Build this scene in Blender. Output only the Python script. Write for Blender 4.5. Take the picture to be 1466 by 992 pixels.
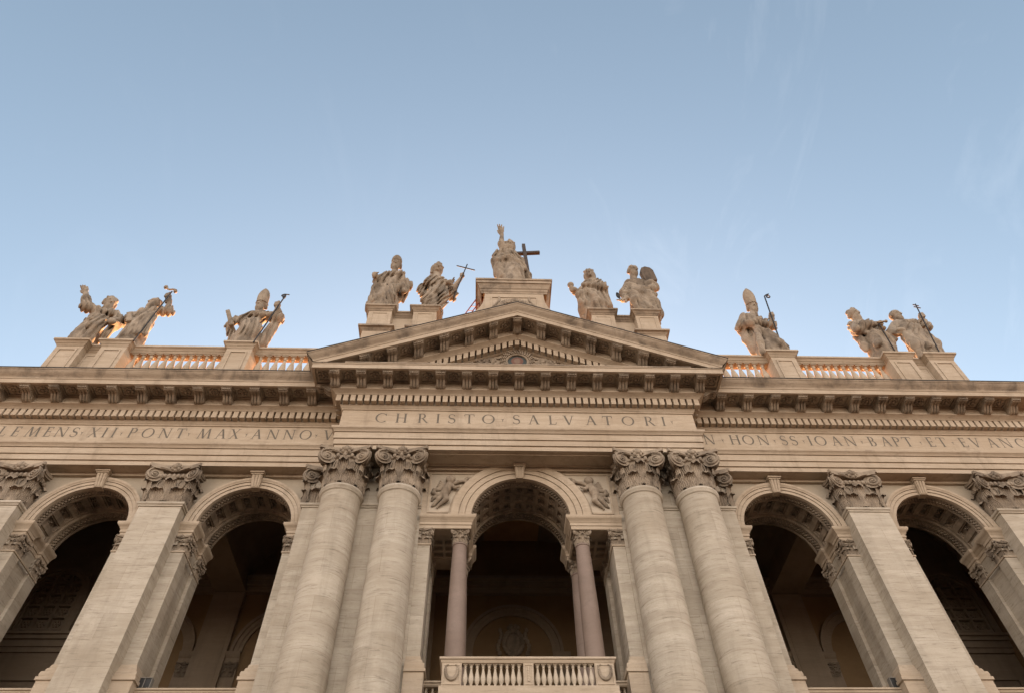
import bpy, bmesh, math, random
import numpy as np
from mathutils import Vector, Matrix

for _o in list(bpy.data.objects):
    bpy.data.objects.remove(_o)
SC = bpy.context.scene
COL = SC.collection
H0 = 1.7                      # eye height; facade heights below are measured from the eye
PI = math.pi
rad = math.radians

# ------------------------------------------------------------------ camera
CX, CD = -1.59, 25.0
cam_d = bpy.data.cameras.new('camera')
cam = bpy.data.objects.new('camera', cam_d)
COL.objects.link(cam)
_p, _y, _r = rad(52.04), rad(3.21), rad(-1.61)
fwd0 = Vector((math.sin(_y), math.cos(_y), 0)); rt0 = Vector((math.cos(_y), -math.sin(_y), 0)); up0 = Vector((0, 0, 1))
fw = fwd0 * math.cos(_p) + up0 * math.sin(_p); uu = -fwd0 * math.sin(_p) + up0 * math.cos(_p)
RR = rt0 * math.cos(_r) + uu * math.sin(_r); UU = -rt0 * math.sin(_r) + uu * math.cos(_r)
M = Matrix((RR, UU, -fw)).transposed().to_4x4()
M.translation = Vector((CX, -CD, H0))
cam.matrix_world = M
cam_d.sensor_width = 36.0
cam_d.lens = 36.0 * 1000.0 / 1466.0
cam_d.clip_start = 0.1
cam_d.clip_end = 5000
SC.camera = cam

# ------------------------------------------------------------------ sky, sun, exposure
SUN_EL, SUN_AZ = rad(18.0), rad(2.0)      # behind the facade, low
SKY_STRENGTH = 0.060
SUN_STRENGTH = 5.0
EXPOSURE = 2.32
EAST_FILL = (9.2, 6.75, 4.85, 1)
W = bpy.data.worlds.new('World'); SC.world = W; W.use_nodes = True
wn = W.node_tree.nodes; wl = W.node_tree.links
for n in list(wn): wn.remove(n)
wo = wn.new('ShaderNodeOutputWorld'); bg = wn.new('ShaderNodeBackground')
sky = wn.new('ShaderNodeTexSky'); sky.sky_type = 'NISHITA'; sky.sun_disc = False
sky.sun_elevation = SUN_EL; sky.sun_rotation = SUN_AZ
sky.altitude = 50; sky.air_density = 1.0; sky.dust_density = 1.5; sky.ozone_density = 0.9
tc = wn.new('ShaderNodeTexCoord')
mp = wn.new('ShaderNodeMapping'); mp.inputs['Scale'].default_value = (4.5, 1.6, 1.6); mp.inputs['Rotation'].default_value = (0.2, 0.1, 0.6)
wl.new(tc.outputs['Generated'], mp.inputs['Vector'])
nz = wn.new('ShaderNodeTexNoise'); nz.inputs['Scale'].default_value = 2.2; nz.inputs['Detail'].default_value = 9; nz.inputs['Roughness'].default_value = 0.62
nz.inputs['Distortion'].default_value = 1.4
wl.new(mp.outputs['Vector'], nz.inputs['Vector'])
rp = wn.new('ShaderNodeValToRGB'); rp.color_ramp.elements[0].position = 0.565; rp.color_ramp.elements[1].position = 0.86
rp.color_ramp.elements[0].color = (0, 0, 0, 1); rp.color_ramp.elements[1].color = (0.34, 0.34, 0.34, 1)
wl.new(nz.outputs['Fac'], rp.inputs['Fac'])
hs = wn.new('ShaderNodeHueSaturation'); hs.inputs['Hue'].default_value = 0.485; hs.inputs['Saturation'].default_value = 0.79; hs.inputs['Value'].default_value = 1.0
wl.new(sky.outputs['Color'], hs.inputs['Color'])
cm = wn.new('ShaderNodeMixRGB'); cm.blend_type = 'ADD'; cm.inputs['Color2'].default_value = (0.9, 0.82, 0.75, 1)
sx0 = wn.new('ShaderNodeSeparateXYZ'); wl.new(tc.outputs['Generated'], sx0.inputs[0])      # the wisps lie to one side of the sky
mr0 = wn.new('ShaderNodeMapRange'); mr0.interpolation_type = 'SMOOTHSTEP'
mr0.inputs['From Min'].default_value = -0.05; mr0.inputs['From Max'].default_value = 0.22; mr0.inputs['To Min'].default_value = 0.25
wl.new(sx0.outputs['X'], mr0.inputs['Value'])
mm0 = wn.new('ShaderNodeMath'); mm0.operation = 'MULTIPLY'; wl.new(rp.outputs['Color'], mm0.inputs[0]); wl.new(mr0.outputs['Result'], mm0.inputs[1])
wl.new(mm0.outputs[0], cm.inputs['Fac'])
wl.new(hs.outputs['Color'], cm.inputs['Color1'])
# warm fill added to the unseen sky behind the camera, lighting the facade
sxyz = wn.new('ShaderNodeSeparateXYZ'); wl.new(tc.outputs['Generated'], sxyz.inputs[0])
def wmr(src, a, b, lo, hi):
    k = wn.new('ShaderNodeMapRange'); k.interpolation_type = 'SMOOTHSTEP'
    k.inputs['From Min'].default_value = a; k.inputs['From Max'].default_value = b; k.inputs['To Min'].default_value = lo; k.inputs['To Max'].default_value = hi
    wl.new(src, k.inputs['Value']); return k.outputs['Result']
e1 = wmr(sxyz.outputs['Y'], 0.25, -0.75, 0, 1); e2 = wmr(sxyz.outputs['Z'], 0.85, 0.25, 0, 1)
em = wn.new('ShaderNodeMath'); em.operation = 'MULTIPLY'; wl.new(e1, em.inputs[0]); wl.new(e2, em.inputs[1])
eg = wn.new('ShaderNodeMixRGB'); eg.blend_type = 'ADD'; eg.inputs['Color2'].default_value = EAST_FILL
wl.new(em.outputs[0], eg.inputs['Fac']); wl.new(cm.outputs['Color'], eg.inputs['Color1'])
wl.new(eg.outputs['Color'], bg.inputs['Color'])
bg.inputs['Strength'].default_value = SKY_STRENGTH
wl.new(bg.outputs['Background'], wo.inputs['Surface'])

sun_d = bpy.data.lights.new('sun', 'SUN'); sun_d.energy = SUN_STRENGTH; sun_d.angle = rad(0.5); sun_d.color = (1.0, 0.45, 0.16)
sun = bpy.data.objects.new('sun', sun_d); COL.objects.link(sun)
sdir = Vector((math.sin(SUN_AZ) * math.cos(SUN_EL), math.cos(SUN_AZ) * math.cos(SUN_EL), math.sin(SUN_EL)))
sun.rotation_euler = sdir.to_track_quat('Z', 'Y').to_euler()
sun.location = (0, 60, 80)
vs = SC.view_settings
vs.view_transform = 'Standard'; vs.look = 'None'; vs.exposure = EXPOSURE; vs.gamma = 1.0; vs.use_curve_mapping = False
SC.render.engine = 'CYCLES'
SC.cycles.max_bounces = 8; SC.cycles.diffuse_bounces = 5

# ------------------------------------------------------------------ materials
def stone(name, c1, c2, dark, streak=0.5, grime=0.35, joints=0.0, pits=0.5, bump=0.35, zfreq=5.0, drip=(1.3, 0.22), gpos=(0.5, 0.72), rough=0.88, soot=0.0):
    m = bpy.data.materials.new(name); m.use_nodes = True
    n = m.node_tree.nodes; l = m.node_tree.links
    b = n['Principled BSDF']; b.inputs['Roughness'].default_value = rough
    b.inputs['Specular IOR Level'].default_value = 0.25
    g = n.new('ShaderNodeNewGeometry')
    def mapn(s):
        k = n.new('ShaderNodeMapping'); k.inputs['Scale'].default_value = s
        l.new(g.outputs['Position'], k.inputs['Vector']); return k.outputs['Vector']
    def noise(s, scale=1.0, det=6, ro=0.6, dist=0.0):
        k = n.new('ShaderNodeTexNoise'); k.inputs['Scale'].default_value = scale; k.inputs['Detail'].default_value = det
        k.inputs['Roughness'].default_value = ro; k.inputs['Distortion'].default_value = dist
        l.new(mapn(s), k.inputs['Vector']); return k.outputs['Fac']
    def ramp(src, a, c, lo=0.0, hi=1.0):
        k = n.new('ShaderNodeMapRange'); k.inputs['From Min'].default_value = a; k.inputs['From Max'].default_value = c
        k.inputs['To Min'].default_value = lo; k.inputs['To Max'].default_value = hi
        l.new(src, k.inputs['Value']); return k.outputs['Result']
    def mix(fac, A, B, mode='MIX'):
        k = n.new('ShaderNodeMixRGB'); k.blend_type = mode
        if isinstance(fac, float): k.inputs['Fac'].default_value = fac
        else: l.new(fac, k.inputs['Fac'])
        for s, v in (('Color1', A), ('Color2', B)):
            if isinstance(v, tuple): k.inputs[s].default_value = v + (1,)
            else: l.new(v, k.inputs[s])
        return k.outputs['Color']
    st = noise((0.4, 0.4, zfreq * .6), 1.0, 7, 0.68, 0.35)
    col = mix(ramp(st, 0.36, 0.66), c1, c2)
    big = noise((0.3, 0.3, 0.5), 1.0, 4, 0.6)
    col = mix(ramp(big, 0.4, 0.68, 0, 0.6), col, (c2[0] * 0.82, c2[1] * 0.77, c2[2] * 0.70))
    # thin dark veins and pits drawn out along the bedding
    pt = noise((1.3, 1.3, zfreq * 2.4), 1.0, 6, 0.75, 0.5)
    col = mix(ramp(pt, 0.535, 0.67, 0, pits), col, dark)
    fine = noise((14, 14, 20), 1.0, 3, 0.6)
    col = mix(ramp(fine, 0.3, 0.7, 0, 0.5), col, (c1[0] * 0.72, c1[1] * 0.70, c1[2] * 0.66))
    if joints > 0:
        sx = n.new('ShaderNodeSeparateXYZ'); l.new(g.outputs['Position'], sx.inputs[0])
        ad = n.new('ShaderNodeMath'); ad.operation = 'ADD'; l.new(sx.outputs['X'], ad.inputs[0]); l.new(sx.outputs['Y'], ad.inputs[1])
        cb = n.new('ShaderNodeCombineXYZ'); l.new(ad.outputs[0], cb.inputs['X']); l.new(sx.outputs['Z'], cb.inputs['Y'])
        br = n.new('ShaderNodeTexBrick'); br.inputs['Scale'].default_value = 1.0; br.inputs['Brick Width'].default_value = 2.3
        br.inputs['Row Height'].default_value = 1.05; br.inputs['Mortar Size'].default_value = 0.009; br.inputs['Mortar Smooth'].default_value = 0.3
        br.inputs['Color1'].default_value = (1, 1, 1, 1); br.inputs['Color2'].default_value = (0.78, 0.765, 0.74, 1); br.inputs['Mortar'].default_value = (0.55, 0.5, 0.45, 1)
        l.new(cb.outputs[0], br.inputs['Vector'])
        col = mix(joints, col, br.outputs['Color'], 'MULTIPLY')
    gr = noise((drip[0], drip[0], drip[1]), 1.0, 7, 0.66, 0.4)
    col = mix(ramp(gr, gpos[0], gpos[1], 0, grime), col, dark)
    if soot > 0:
        so = noise((2.1, 2.1, 1.5), 1.0, 6, 0.7, 0.6)
        col = mix(ramp(so, 0.42, 0.66, 0, soot), col, (dark[0] * 0.6, dark[1] * 0.6, dark[2] * 0.6))
    l.new(col, b.inputs['Base Color'])
    bp = n.new('ShaderNodeBump'); bp.inputs['Strength'].default_value = bump; bp.inputs['Distance'].default_value = 0.03
    ad2 = n.new('ShaderNodeMath'); ad2.operation = 'ADD'; l.new(st, ad2.inputs[0]); l.new(pt, ad2.inputs[1])
    l.new(ad2.outputs[0], bp.inputs['Height']); l.new(bp.outputs['Normal'], b.inputs['Normal'])
    return m

def plain(name, c, rough=0.6, metal=0.0, noise_amt=0.25, nscale=6.0):
    m = bpy.data.materials.new(name); m.use_nodes = True
    n = m.node_tree.nodes; l = m.node_tree.links; b = n['Principled BSDF']
    b.inputs['Roughness'].default_value = rough; b.inputs['Metallic'].default_value = metal
    g = n.new('ShaderNodeNewGeometry'); k = n.new('ShaderNodeTexNoise'); k.inputs['Scale'].default_value = nscale; k.inputs['Detail'].default_value = 5
    l.new(g.outputs['Position'], k.inputs['Vector'])
    x = n.new('ShaderNodeMixRGB'); x.inputs['Color1'].default_value = c + (1,)
    x.inputs['Color2'].default_value = tuple(v * (1 - noise_amt * 2) for v in c) + (1,)
    l.new(k.outputs['Fac'], x.inputs['Fac']); l.new(x.outputs['Color'], b.inputs['Base Color'])
    return m

MT = {}
MT['shaft'] = stone('pale_travertine', (0.565, 0.515, 0.438), (0.40, 0.352, 0.288), (0.165, 0.138, 0.106), grime=0.35, joints=0.55, pits=0.75, zfreq=4.8)
MT['trim'] = stone('warm_travertine', (0.51, 0.43, 0.34), (0.41, 0.335, 0.255), (0.14, 0.108, 0.08), grime=0.5, pits=0.45, zfreq=5.0, gpos=(0.53, 0.78))
MT['cyma'] = stone('weathered_travertine', (0.44, 0.365, 0.285), (0.345, 0.28, 0.215), (0.085, 0.068, 0.053), grime=0.8, pits=0.5, zfreq=4.0, drip=(0.9, 0.5), gpos=(0.46, 0.68))
MT['under'] = stone('brown_soffit_stone', (0.30, 0.215, 0.145), (0.24, 0.17, 0.115), (0.09, 0.066, 0.048), grime=0.5, pits=0.3)
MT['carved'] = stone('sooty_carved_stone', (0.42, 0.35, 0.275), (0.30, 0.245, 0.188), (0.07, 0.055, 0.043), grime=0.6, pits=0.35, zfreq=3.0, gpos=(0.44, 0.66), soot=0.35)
MT['statue'] = stone('statue_stone', (0.41, 0.345, 0.275), (0.31, 0.255, 0.198), (0.075, 0.06, 0.047), grime=0.7, pits=0.3, zfreq=1.0, drip=(1.3, 0.55), gpos=(0.46, 0.66), bump=0.4, soot=0.3)
MT['soot'] = stone('soot_blackened_stone', (0.20, 0.16, 0.125), (0.12, 0.095, 0.075), (0.045, 0.036, 0.03), grime=0.7, pits=0.3, zfreq=1.0, drip=(2.5, 0.4), gpos=(0.42, 0.6))
MT['plaster'] = stone('grey_plaster', (0.44, 0.385, 0.31), (0.385, 0.33, 0.26), (0.25, 0.22, 0.18), grime=0.25, pits=0.1, zfreq=1.2)
MT['marble'] = stone('white_marble_panel', (0.54, 0.47, 0.385), (0.46, 0.40, 0.32), (0.25, 0.22, 0.19), grime=0.2, pits=0.15, zfreq=1.5)
MT['granite'] = stone('red_granite', (0.27, 0.21, 0.18), (0.215, 0.165, 0.14), (0.11, 0.085, 0.07), grime=0.25, pits=0.3, zfreq=1.4, rough=0.6)
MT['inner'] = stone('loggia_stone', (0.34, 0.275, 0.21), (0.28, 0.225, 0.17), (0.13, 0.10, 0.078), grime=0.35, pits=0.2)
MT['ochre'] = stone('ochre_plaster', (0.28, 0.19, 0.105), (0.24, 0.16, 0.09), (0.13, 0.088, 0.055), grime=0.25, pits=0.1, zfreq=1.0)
MT['pave'] = stone('piazza_paving', (0.145, 0.115, 0.086), (0.115, 0.09, 0.069), (0.06, 0.048, 0.036), grime=0.3, pits=0.2)
MT['roof'] = stone('roof_paving', (0.58, 0.37, 0.21), (0.50, 0.31, 0.17), (0.28, 0.17, 0.10), grime=0.3, pits=0.2)
MT['lead'] = plain('lead_flashing', (0.055, 0.05, 0.045), 0.7)
MT['letter'] = plain('inlaid_letter', (0.185, 0.16, 0.13), 0.85, 0, 0.3, 3.0)
MT['iron'] = plain('dark_iron', (0.03, 0.028, 0.027), 0.55, 0.3)
MT['bronze'] = plain('brown_cross_metal', (0.075, 0.055, 0.042), 0.6, 0.2)
MT['gilt'] = plain('weathered_gilt', (0.34, 0.25, 0.16), 0.55, 0.2)
MT['red'] = plain('red_paint', (0.38, 0.06, 0.04), 0.6)
MT['black'] = plain('lamp_glass', (0.012, 0.012, 0.012), 0.6)
MT['grey'] = plain('lamp_housing', (0.25, 0.235, 0.21), 0.7, 0.0)
MT['mosaic'] = plain('dark_teal_mosaic', (0.05, 0.07, 0.07), 0.6, 0, 0.3, 30.0)
MT['mosaic2'] = plain('red_brown_mosaic', (0.20, 0.09, 0.06), 0.6, 0, 0.3, 30.0)
MT['mosaic3'] = plain('flesh_mosaic', (0.26, 0.17, 0.12), 0.6, 0, 0.3, 30.0)

# ------------------------------------------------------------------ mesh helpers
class MB:
    def __init__(s): s.v = []; s.f = []
    def add(s, vs, fs):
        o = len(s.v); s.v += [tuple(map(float, p)) for p in vs]; s.f += [tuple(i + o for i in q) for q in fs]; return s
    def box(s, x0, x1, y0, y1, z0, z1):
        x0, x1 = min(x0, x1), max(x0, x1)
        return s.add([(x0, y0, z0), (x1, y0, z0), (x1, y1, z0), (x0, y1, z0), (x0, y0, z1), (x1, y0, z1), (x1, y1, z1), (x0, y1, z1)],
                     [(0, 3, 2, 1), (4, 5, 6, 7), (0, 1, 5, 4), (1, 2, 6, 5), (2, 3, 7, 6), (3, 0, 4, 7)])
    def prism(s, poly, y0, y1):          # poly in XZ, extruded along Y
        n = len(poly)
        return s.add([(x, y0, z) for x, z in poly] + [(x, y1, z) for x, z in poly],
                     [tuple(range(n)), tuple(range(2 * n - 1, n - 1, -1))] + [(i, i + n, (i + 1) % n + n, (i + 1) % n) for i in range(n)])
    def prism_x(s, poly, x0, x1):        # poly in YZ, extruded along X
        n = len(poly)
        return s.add([(x0, y, z) for y, z in poly] + [(x1, y, z) for y, z in poly],
                     [tuple(range(n)), tuple(range(2 * n - 1, n - 1, -1))] + [(i, i + n, (i + 1) % n + n, (i + 1) % n) for i in range(n)])
    def lathe(s, cx, cy, prof, n=24, z0=0.0, cap=True):
        m = len(prof); vs = []
        for i in range(n):
            a = 2 * PI * i / n
            vs += [(cx + r * math.cos(a), cy + r * math.sin(a), z0 + z) for r, z in prof]
        fs = [(i * m + j, ((i + 1) % n) * m + j, ((i + 1) % n) * m + j + 1, i * m + j + 1) for i in range(n) for j in range(m - 1)]
        if cap:
            fs.append(tuple(i * m for i in range(n))[::-1]); fs.append(tuple(i * m + m - 1 for i in range(n)))
        return s.add(vs, fs)
    def tube(s, pts, r, n=6, cap=True):
        pts = [Vector(p) for p in pts]; k = len(pts)
        rs = r if isinstance(r, (list, tuple)) else [r] * k
        vs = []; ref = None
        for i in range(k):
            t = (pts[min(i + 1, k - 1)] - pts[max(i - 1, 0)]).normalized()
            if ref is None:
                ref = t.orthogonal().normalized()
            ref = (ref - t * ref.dot(t)).normalized(); b = t.cross(ref)
            for j in range(n):
                a = 2 * PI * j / n
                vs.append(pts[i] + (ref * math.cos(a) + b * math.sin(a)) * rs[i])
        fs = [(i * n + j, i * n + (j + 1) % n, (i + 1) * n + (j + 1) % n, (i + 1) * n + j) for i in range(k - 1) for j in range(n)]
        if cap:
            fs.append(tuple(range(n))[::-1]); fs.append(tuple((k - 1) * n + j for j in range(n)))
        return s.add(vs, fs)
    def ball(s, c, r, n=8, m=5):
        rx, ry, rz = r if isinstance(r, (tuple, list)) else (r, r, r)
        vs = [(c[0], c[1], c[2] - rz)]
        for i in range(1, m):
            ph = -PI / 2 + PI * i / m
            for j in range(n):
                a = 2 * PI * j / n
                vs.append((c[0] + rx * math.cos(ph) * math.cos(a), c[1] + ry * math.cos(ph) * math.sin(a), c[2] + rz * math.sin(ph)))
        vs.append((c[0], c[1], c[2] + rz)); L = len(vs) - 1
        fs = [(0, 1 + (j + 1) % n, 1 + j) for j in range(n)]
        for i in range(m - 2):
            fs += [(1 + i * n + j, 1 + i * n + (j + 1) % n, 1 + (i + 1) * n + (j + 1) % n, 1 + (i + 1) * n + j) for j in range(n)]
        fs += [(1 + (m - 2) * n + j, 1 + (m - 2) * n + (j + 1) % n, L) for j in range(n)]
        return s.add(vs, fs)
    def sweep(s, path, prof, cap=False, shear=None, skip=-1):      # outward is to the right of the path
        k = len(path); m = len(prof); ns = []
        for i in range(k - 1):
            dx, dy = path[i + 1][0] - path[i][0], path[i + 1][1] - path[i][1]; L = math.hypot(dx, dy); ns.append((dy / L, -dx / L))
        vs = []
        for i in range(k):
            a = ns[max(i - 1, 0)]; b = ns[min(i, k - 2)]
            q = 1 + a[0] * b[0] + a[1] * b[1]; mx, my = (a[0] + b[0]) / q, (a[1] + b[1]) / q
            for o, z in prof:
                x, y = path[i][0] + mx * o, path[i][1] + my * o
                vs.append((x, y, z + (shear(x) if shear else 0)))
        fs = [(i * m + j, (i + 1) * m + j, (i + 1) * m + j + 1, i * m + j + 1) for i in range(k - 1) for j in range(m - 1) if i != skip]
        if cap: fs += [tuple(range(m)), tuple((k - 1) * m + j for j in range(m))[::-1]]
        return s.add(vs, fs)
    def arc(s, xc, zc, prof, a0=0.0, a1=PI, n=40, close=False):   # prof of (radius, y) turned about the Y axis line (xc, zc)
        m = len(prof); vs = []
        for i in range(n + 1):
            a = a0 + (a1 - a0) * i / n
            vs += [(xc + r * math.cos(a), y, zc + r * math.sin(a)) for r, y in prof]
        fs = [(i * m + j, (i + 1) * m + j, (i + 1) * m + (j + 1) % m, i * m + (j + 1) % m) for i in range(n) for j in range(m if close else m - 1)]
        return s.add(vs, fs)
    def mesh(s, name, smooth=32, lift=True, clip=None, weld=False):
        me = bpy.data.meshes.new(name)
        vs = [(x, y, z + H0) for x, y, z in s.v] if lift else s.v
        me.from_pydata(vs, [], s.f)
        if clip or weld:
            bm = bmesh.new(); bm.from_mesh(me)
            if weld: bmesh.ops.remove_doubles(bm, verts=bm.verts, dist=1e-4)
            for co, no in (clip or []):
                bmesh.ops.bisect_plane(bm, geom=bm.verts[:] + bm.edges[:] + bm.faces[:], plane_co=(co[0], co[1], co[2] + (H0 if lift else 0)), plane_no=no, clear_outer=True)
            bm.to_mesh(me); bm.free()
        me.validate(); me.update()
        if smooth:
            me.shade_smooth(); me.set_sharp_from_angle(angle=rad(smooth))
        return me

def link(name, me, mat, parent=None, loc=None, rotz=0.0, label=None):
    o = bpy.data.objects.new(name, me); COL.objects.link(o)
    if mat and me and not me.materials: me.materials.append(MT[mat] if isinstance(mat, str) else mat)
    if parent: o.parent = parent
    if loc: o.location = loc
    if rotz: o.rotation_euler = (0, 0, rotz)
    if label: o['label'] = label
    return o
def part(name, mb, mat, parent, label=None, smooth=32, clip=None, weld=False):
    return link(name, mb.mesh(name, smooth, True, clip, weld), mat, parent, None, 0.0, label)
def empty(name, loc, label, cat, group=None):
    o = bpy.data.objects.new(name, None); COL.objects.link(o); o.location = loc; o.empty_display_size = 0.5
    o['label'] = label; o['category'] = cat
    if group: o['group'] = group
    return o
def mir(path, s):
    return path if s > 0 else [(-x, y) for x, y in path][::-1]
# ------------------------------------------------------------------ carved capitals (mesh data only, local coordinates)
def leaf(mb, bx, by, bz, ox, oy, h, w, c=1.0, nu=13, nv=9):
    tx, ty = -oy, ox; vs = []
    key = [(0, .02, 0), (.3, .03, .36), (.58, .055, .70), (.76, .12, .93), (.88, .22, 1.0), (.96, .29, .95), (1.0, .30, .86)]
    for j in range(nv):
        v = j / (nv - 1)
        for (a, b) in zip(key, key[1:]):
            if a[0] <= v <= b[0] + 1e-6:
                t = (v - a[0]) / (b[0] - a[0]); o = a[1] + (b[1] - a[1]) * t; z = a[2] + (b[2] - a[2]) * t; break
        hw = 0.5 * w * (0.86 + 0.14 * math.sin(v * 17)) * (1 - 0.42 * max(0, v - .55) / .45)
        for i in range(nu):
            u = -1 + 2 * i / (nu - 1)
            oo = o * c + 0.045 * (1 - abs(u)) * c + (0.028 * c if i % 2 == 0 else -0.012 * c)
            droop = -0.10 * h * abs(u) ** 2 * v
            vs.append((bx + ox * oo + tx * hw * u, by + oy * oo + ty * hw * u, bz + z * h + droop))
    mb.add(vs, [(j * nu + i, j * nu + i + 1, (j + 1) * nu + i + 1, (j + 1) * nu + i) for j in range(nv - 1) for i in range(nu - 1)])

def volute(mb, c, n, R, back=0.22):
    n = Vector((n[0], n[1], 0)).normalized(); t = Vector((-n.y, n.x, 0)); up = Vector((0, 0, 1)); c = Vector(c)
    sgn = 1
    pts = []; rs = []
    K = 34
    for i in range(K):
        a = 2.35 * 2 * PI * i / (K - 1); r = R * math.exp(-0.135 * a) * .95
        pts.append(c + n * (0.03 + 0.05 * i / K) + t * (r * math.sin(a)) * volute.flip + up * (r * math.cos(a))); rs.append(max(0.02, R * 0.15 * math.exp(-0.085 * a)))
    mb.tube(pts, rs, 5)
    ring = [(c + t * (R * math.cos(2 * PI * k / 18)) + up * (R * math.sin(2 * PI * k / 18))) for k in range(18)]
    b2 = [p - n * back * 0.5 + (c - p) * 0.22 for p in ring]
    b3 = [p - n * back + (c - p) * 0.5 for p in ring]
    mb.add(ring + b2 + b3, [tuple(range(18))] + [(k, (k + 1) % 18, 18 + (k + 1) % 18, 18 + k) for k in range(18)] + [(18 + k, 18 + (k + 1) % 18, 36 + (k + 1) % 18, 36 + k) for k in range(18)])
    mb.ball(c + n * 0.07, R * 0.13, 6, 4)
volute.flip = 1

def slab(mb, poly, z0, z1):
    n = len(poly)
    mb.add([(x, y, z0) for x, y in poly] + [(x, y, z1) for x, y in poly], [tuple(range(n))[::-1], tuple(range(n, 2 * n))] + [(i, (i + 1) % n, (i + 1) % n + n, i + n) for i in range(n)])

def concave(p, q, depth, n=9):
    (x0, y0), (x1, y1) = p, q; dx, dy = x1 - x0, y1 - y0; L = math.hypot(dx, dy); nx, ny = -dy / L, dx / L
    out = []
    for i in range(n):
        t = i / (n - 1); k = depth * (1 - (2 * t - 1) ** 2)
        out.append((x0 + dx * t + nx * k, y0 + dy * t + ny * k))
    return out

def fleuron(mb, x, y, z, ox, oy, r):
    tx, ty = -oy, ox
    for a, b, q in ((0, 0, .55), (-.5, .35, .42), (.5, .35, .42), (-.5, -.35, .42), (.5, -.35, .42), (0, .7, .42), (0, -.65, .4), (-.95, .1, .28), (.95, .1, .28)):
        mb.ball((x + tx * a * r + ox * (0.35 * r if a == 0 and b == 0 else .12 * r), y + ty * a * r + oy * (0.35 * r if a == 0 and b == 0 else .12 * r), z + b * r), r * q, 7, 5)

def cap_round():
    m = MB(); r = .86
    m.lathe(0, 0, [(r - .02, 0), (r, .9), (r + .06, 1.3), (r + .08, 1.42), (r + .16, 1.46), (r + .18, 1.54), (r + .1, 1.62), (r, 1.66), (r, 2.0)], 32)
    for k in range(8):
        a = 2 * PI * k / 8 + PI / 8
        leaf(m, r * math.cos(a), r * math.sin(a), .02, math.cos(a), math.sin(a), .74, .66, 1.0)
        a = 2 * PI * k / 8
        leaf(m, (r + .01) * math.cos(a), (r + .01) * math.sin(a), .1, math.cos(a), math.sin(a), 1.28, .66, 1.1)
    for k in range(8):                        # little tendrils between the upper leaves
        a = 2 * PI * k / 8 + PI / 8; q = r + .08
        for e in (-1, 1):
            m.tube([(q * math.cos(a + e * (.03 + .10 * math.sin(t * 3))), q * math.sin(a + e * (.03 + .10 * math.sin(t * 3))), .75 + .55 * t) for t in (0, .25, .5, .75, 1)], .03, 5)
    for k in range(20):
        a = 2 * PI * k / 20
        m.ball(((r + .17) * math.cos(a), (r + .17) * math.sin(a), 1.56), (.09, .09, .12), 8, 6)
    for q in range(4):
        R4 = Matrix.Rotation(q * PI / 2, 3, 'Z')
        for e in (-1, 1):
            c = R4 @ Vector((e * .79, -1.0, 1.50)); nn = R4 @ Vector((-e * math.sin(rad(24)), -math.cos(rad(24)), 0))
            volute.flip = e
            volute(m, c, nn, .40, .30)
            m.tube([R4 @ Vector((e * x, y, z)) for x, y, z in ((.62, -1.03, 1.86), (.42, -.98, 1.83), (.2, -.93, 1.76), (.06, -.92, 1.72))], [.07, .06, .05, .04], 5)
        d = R4 @ Vector((0, -.93, 1.92)); o = R4 @ Vector((0, -1, 0))
        fleuron(m, d.x, d.y, 1.92, o.x, o.y, .25)
        cnr = R4 @ Vector((-.98, -.98, 1.16)); dd = R4 @ Vector((-.707, -.707, 0))
        leaf(m, cnr.x * .80, cnr.y * .80, .78, dd.x, dd.y, .36, .3, .7, 7, 7)
    for s_, z0, z1 in ((.93, 1.80, 1.88), (1.0, 1.88, 2.04)):
        poly = []
        cs = [(-1.12, -1.2), (1.12, -1.2), (1.2, -1.12), (1.2, 1.12), (1.12, 1.2), (-1.12, 1.2), (-1.2, 1.12), (-1.2, -1.12)]
        for k in range(4):
            poly += concave(cs[2 * k], cs[2 * k + 1], .26)
        slab(m, [(x * s_, y * s_) for x, y in poly], z0, z1)
    return m

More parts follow.
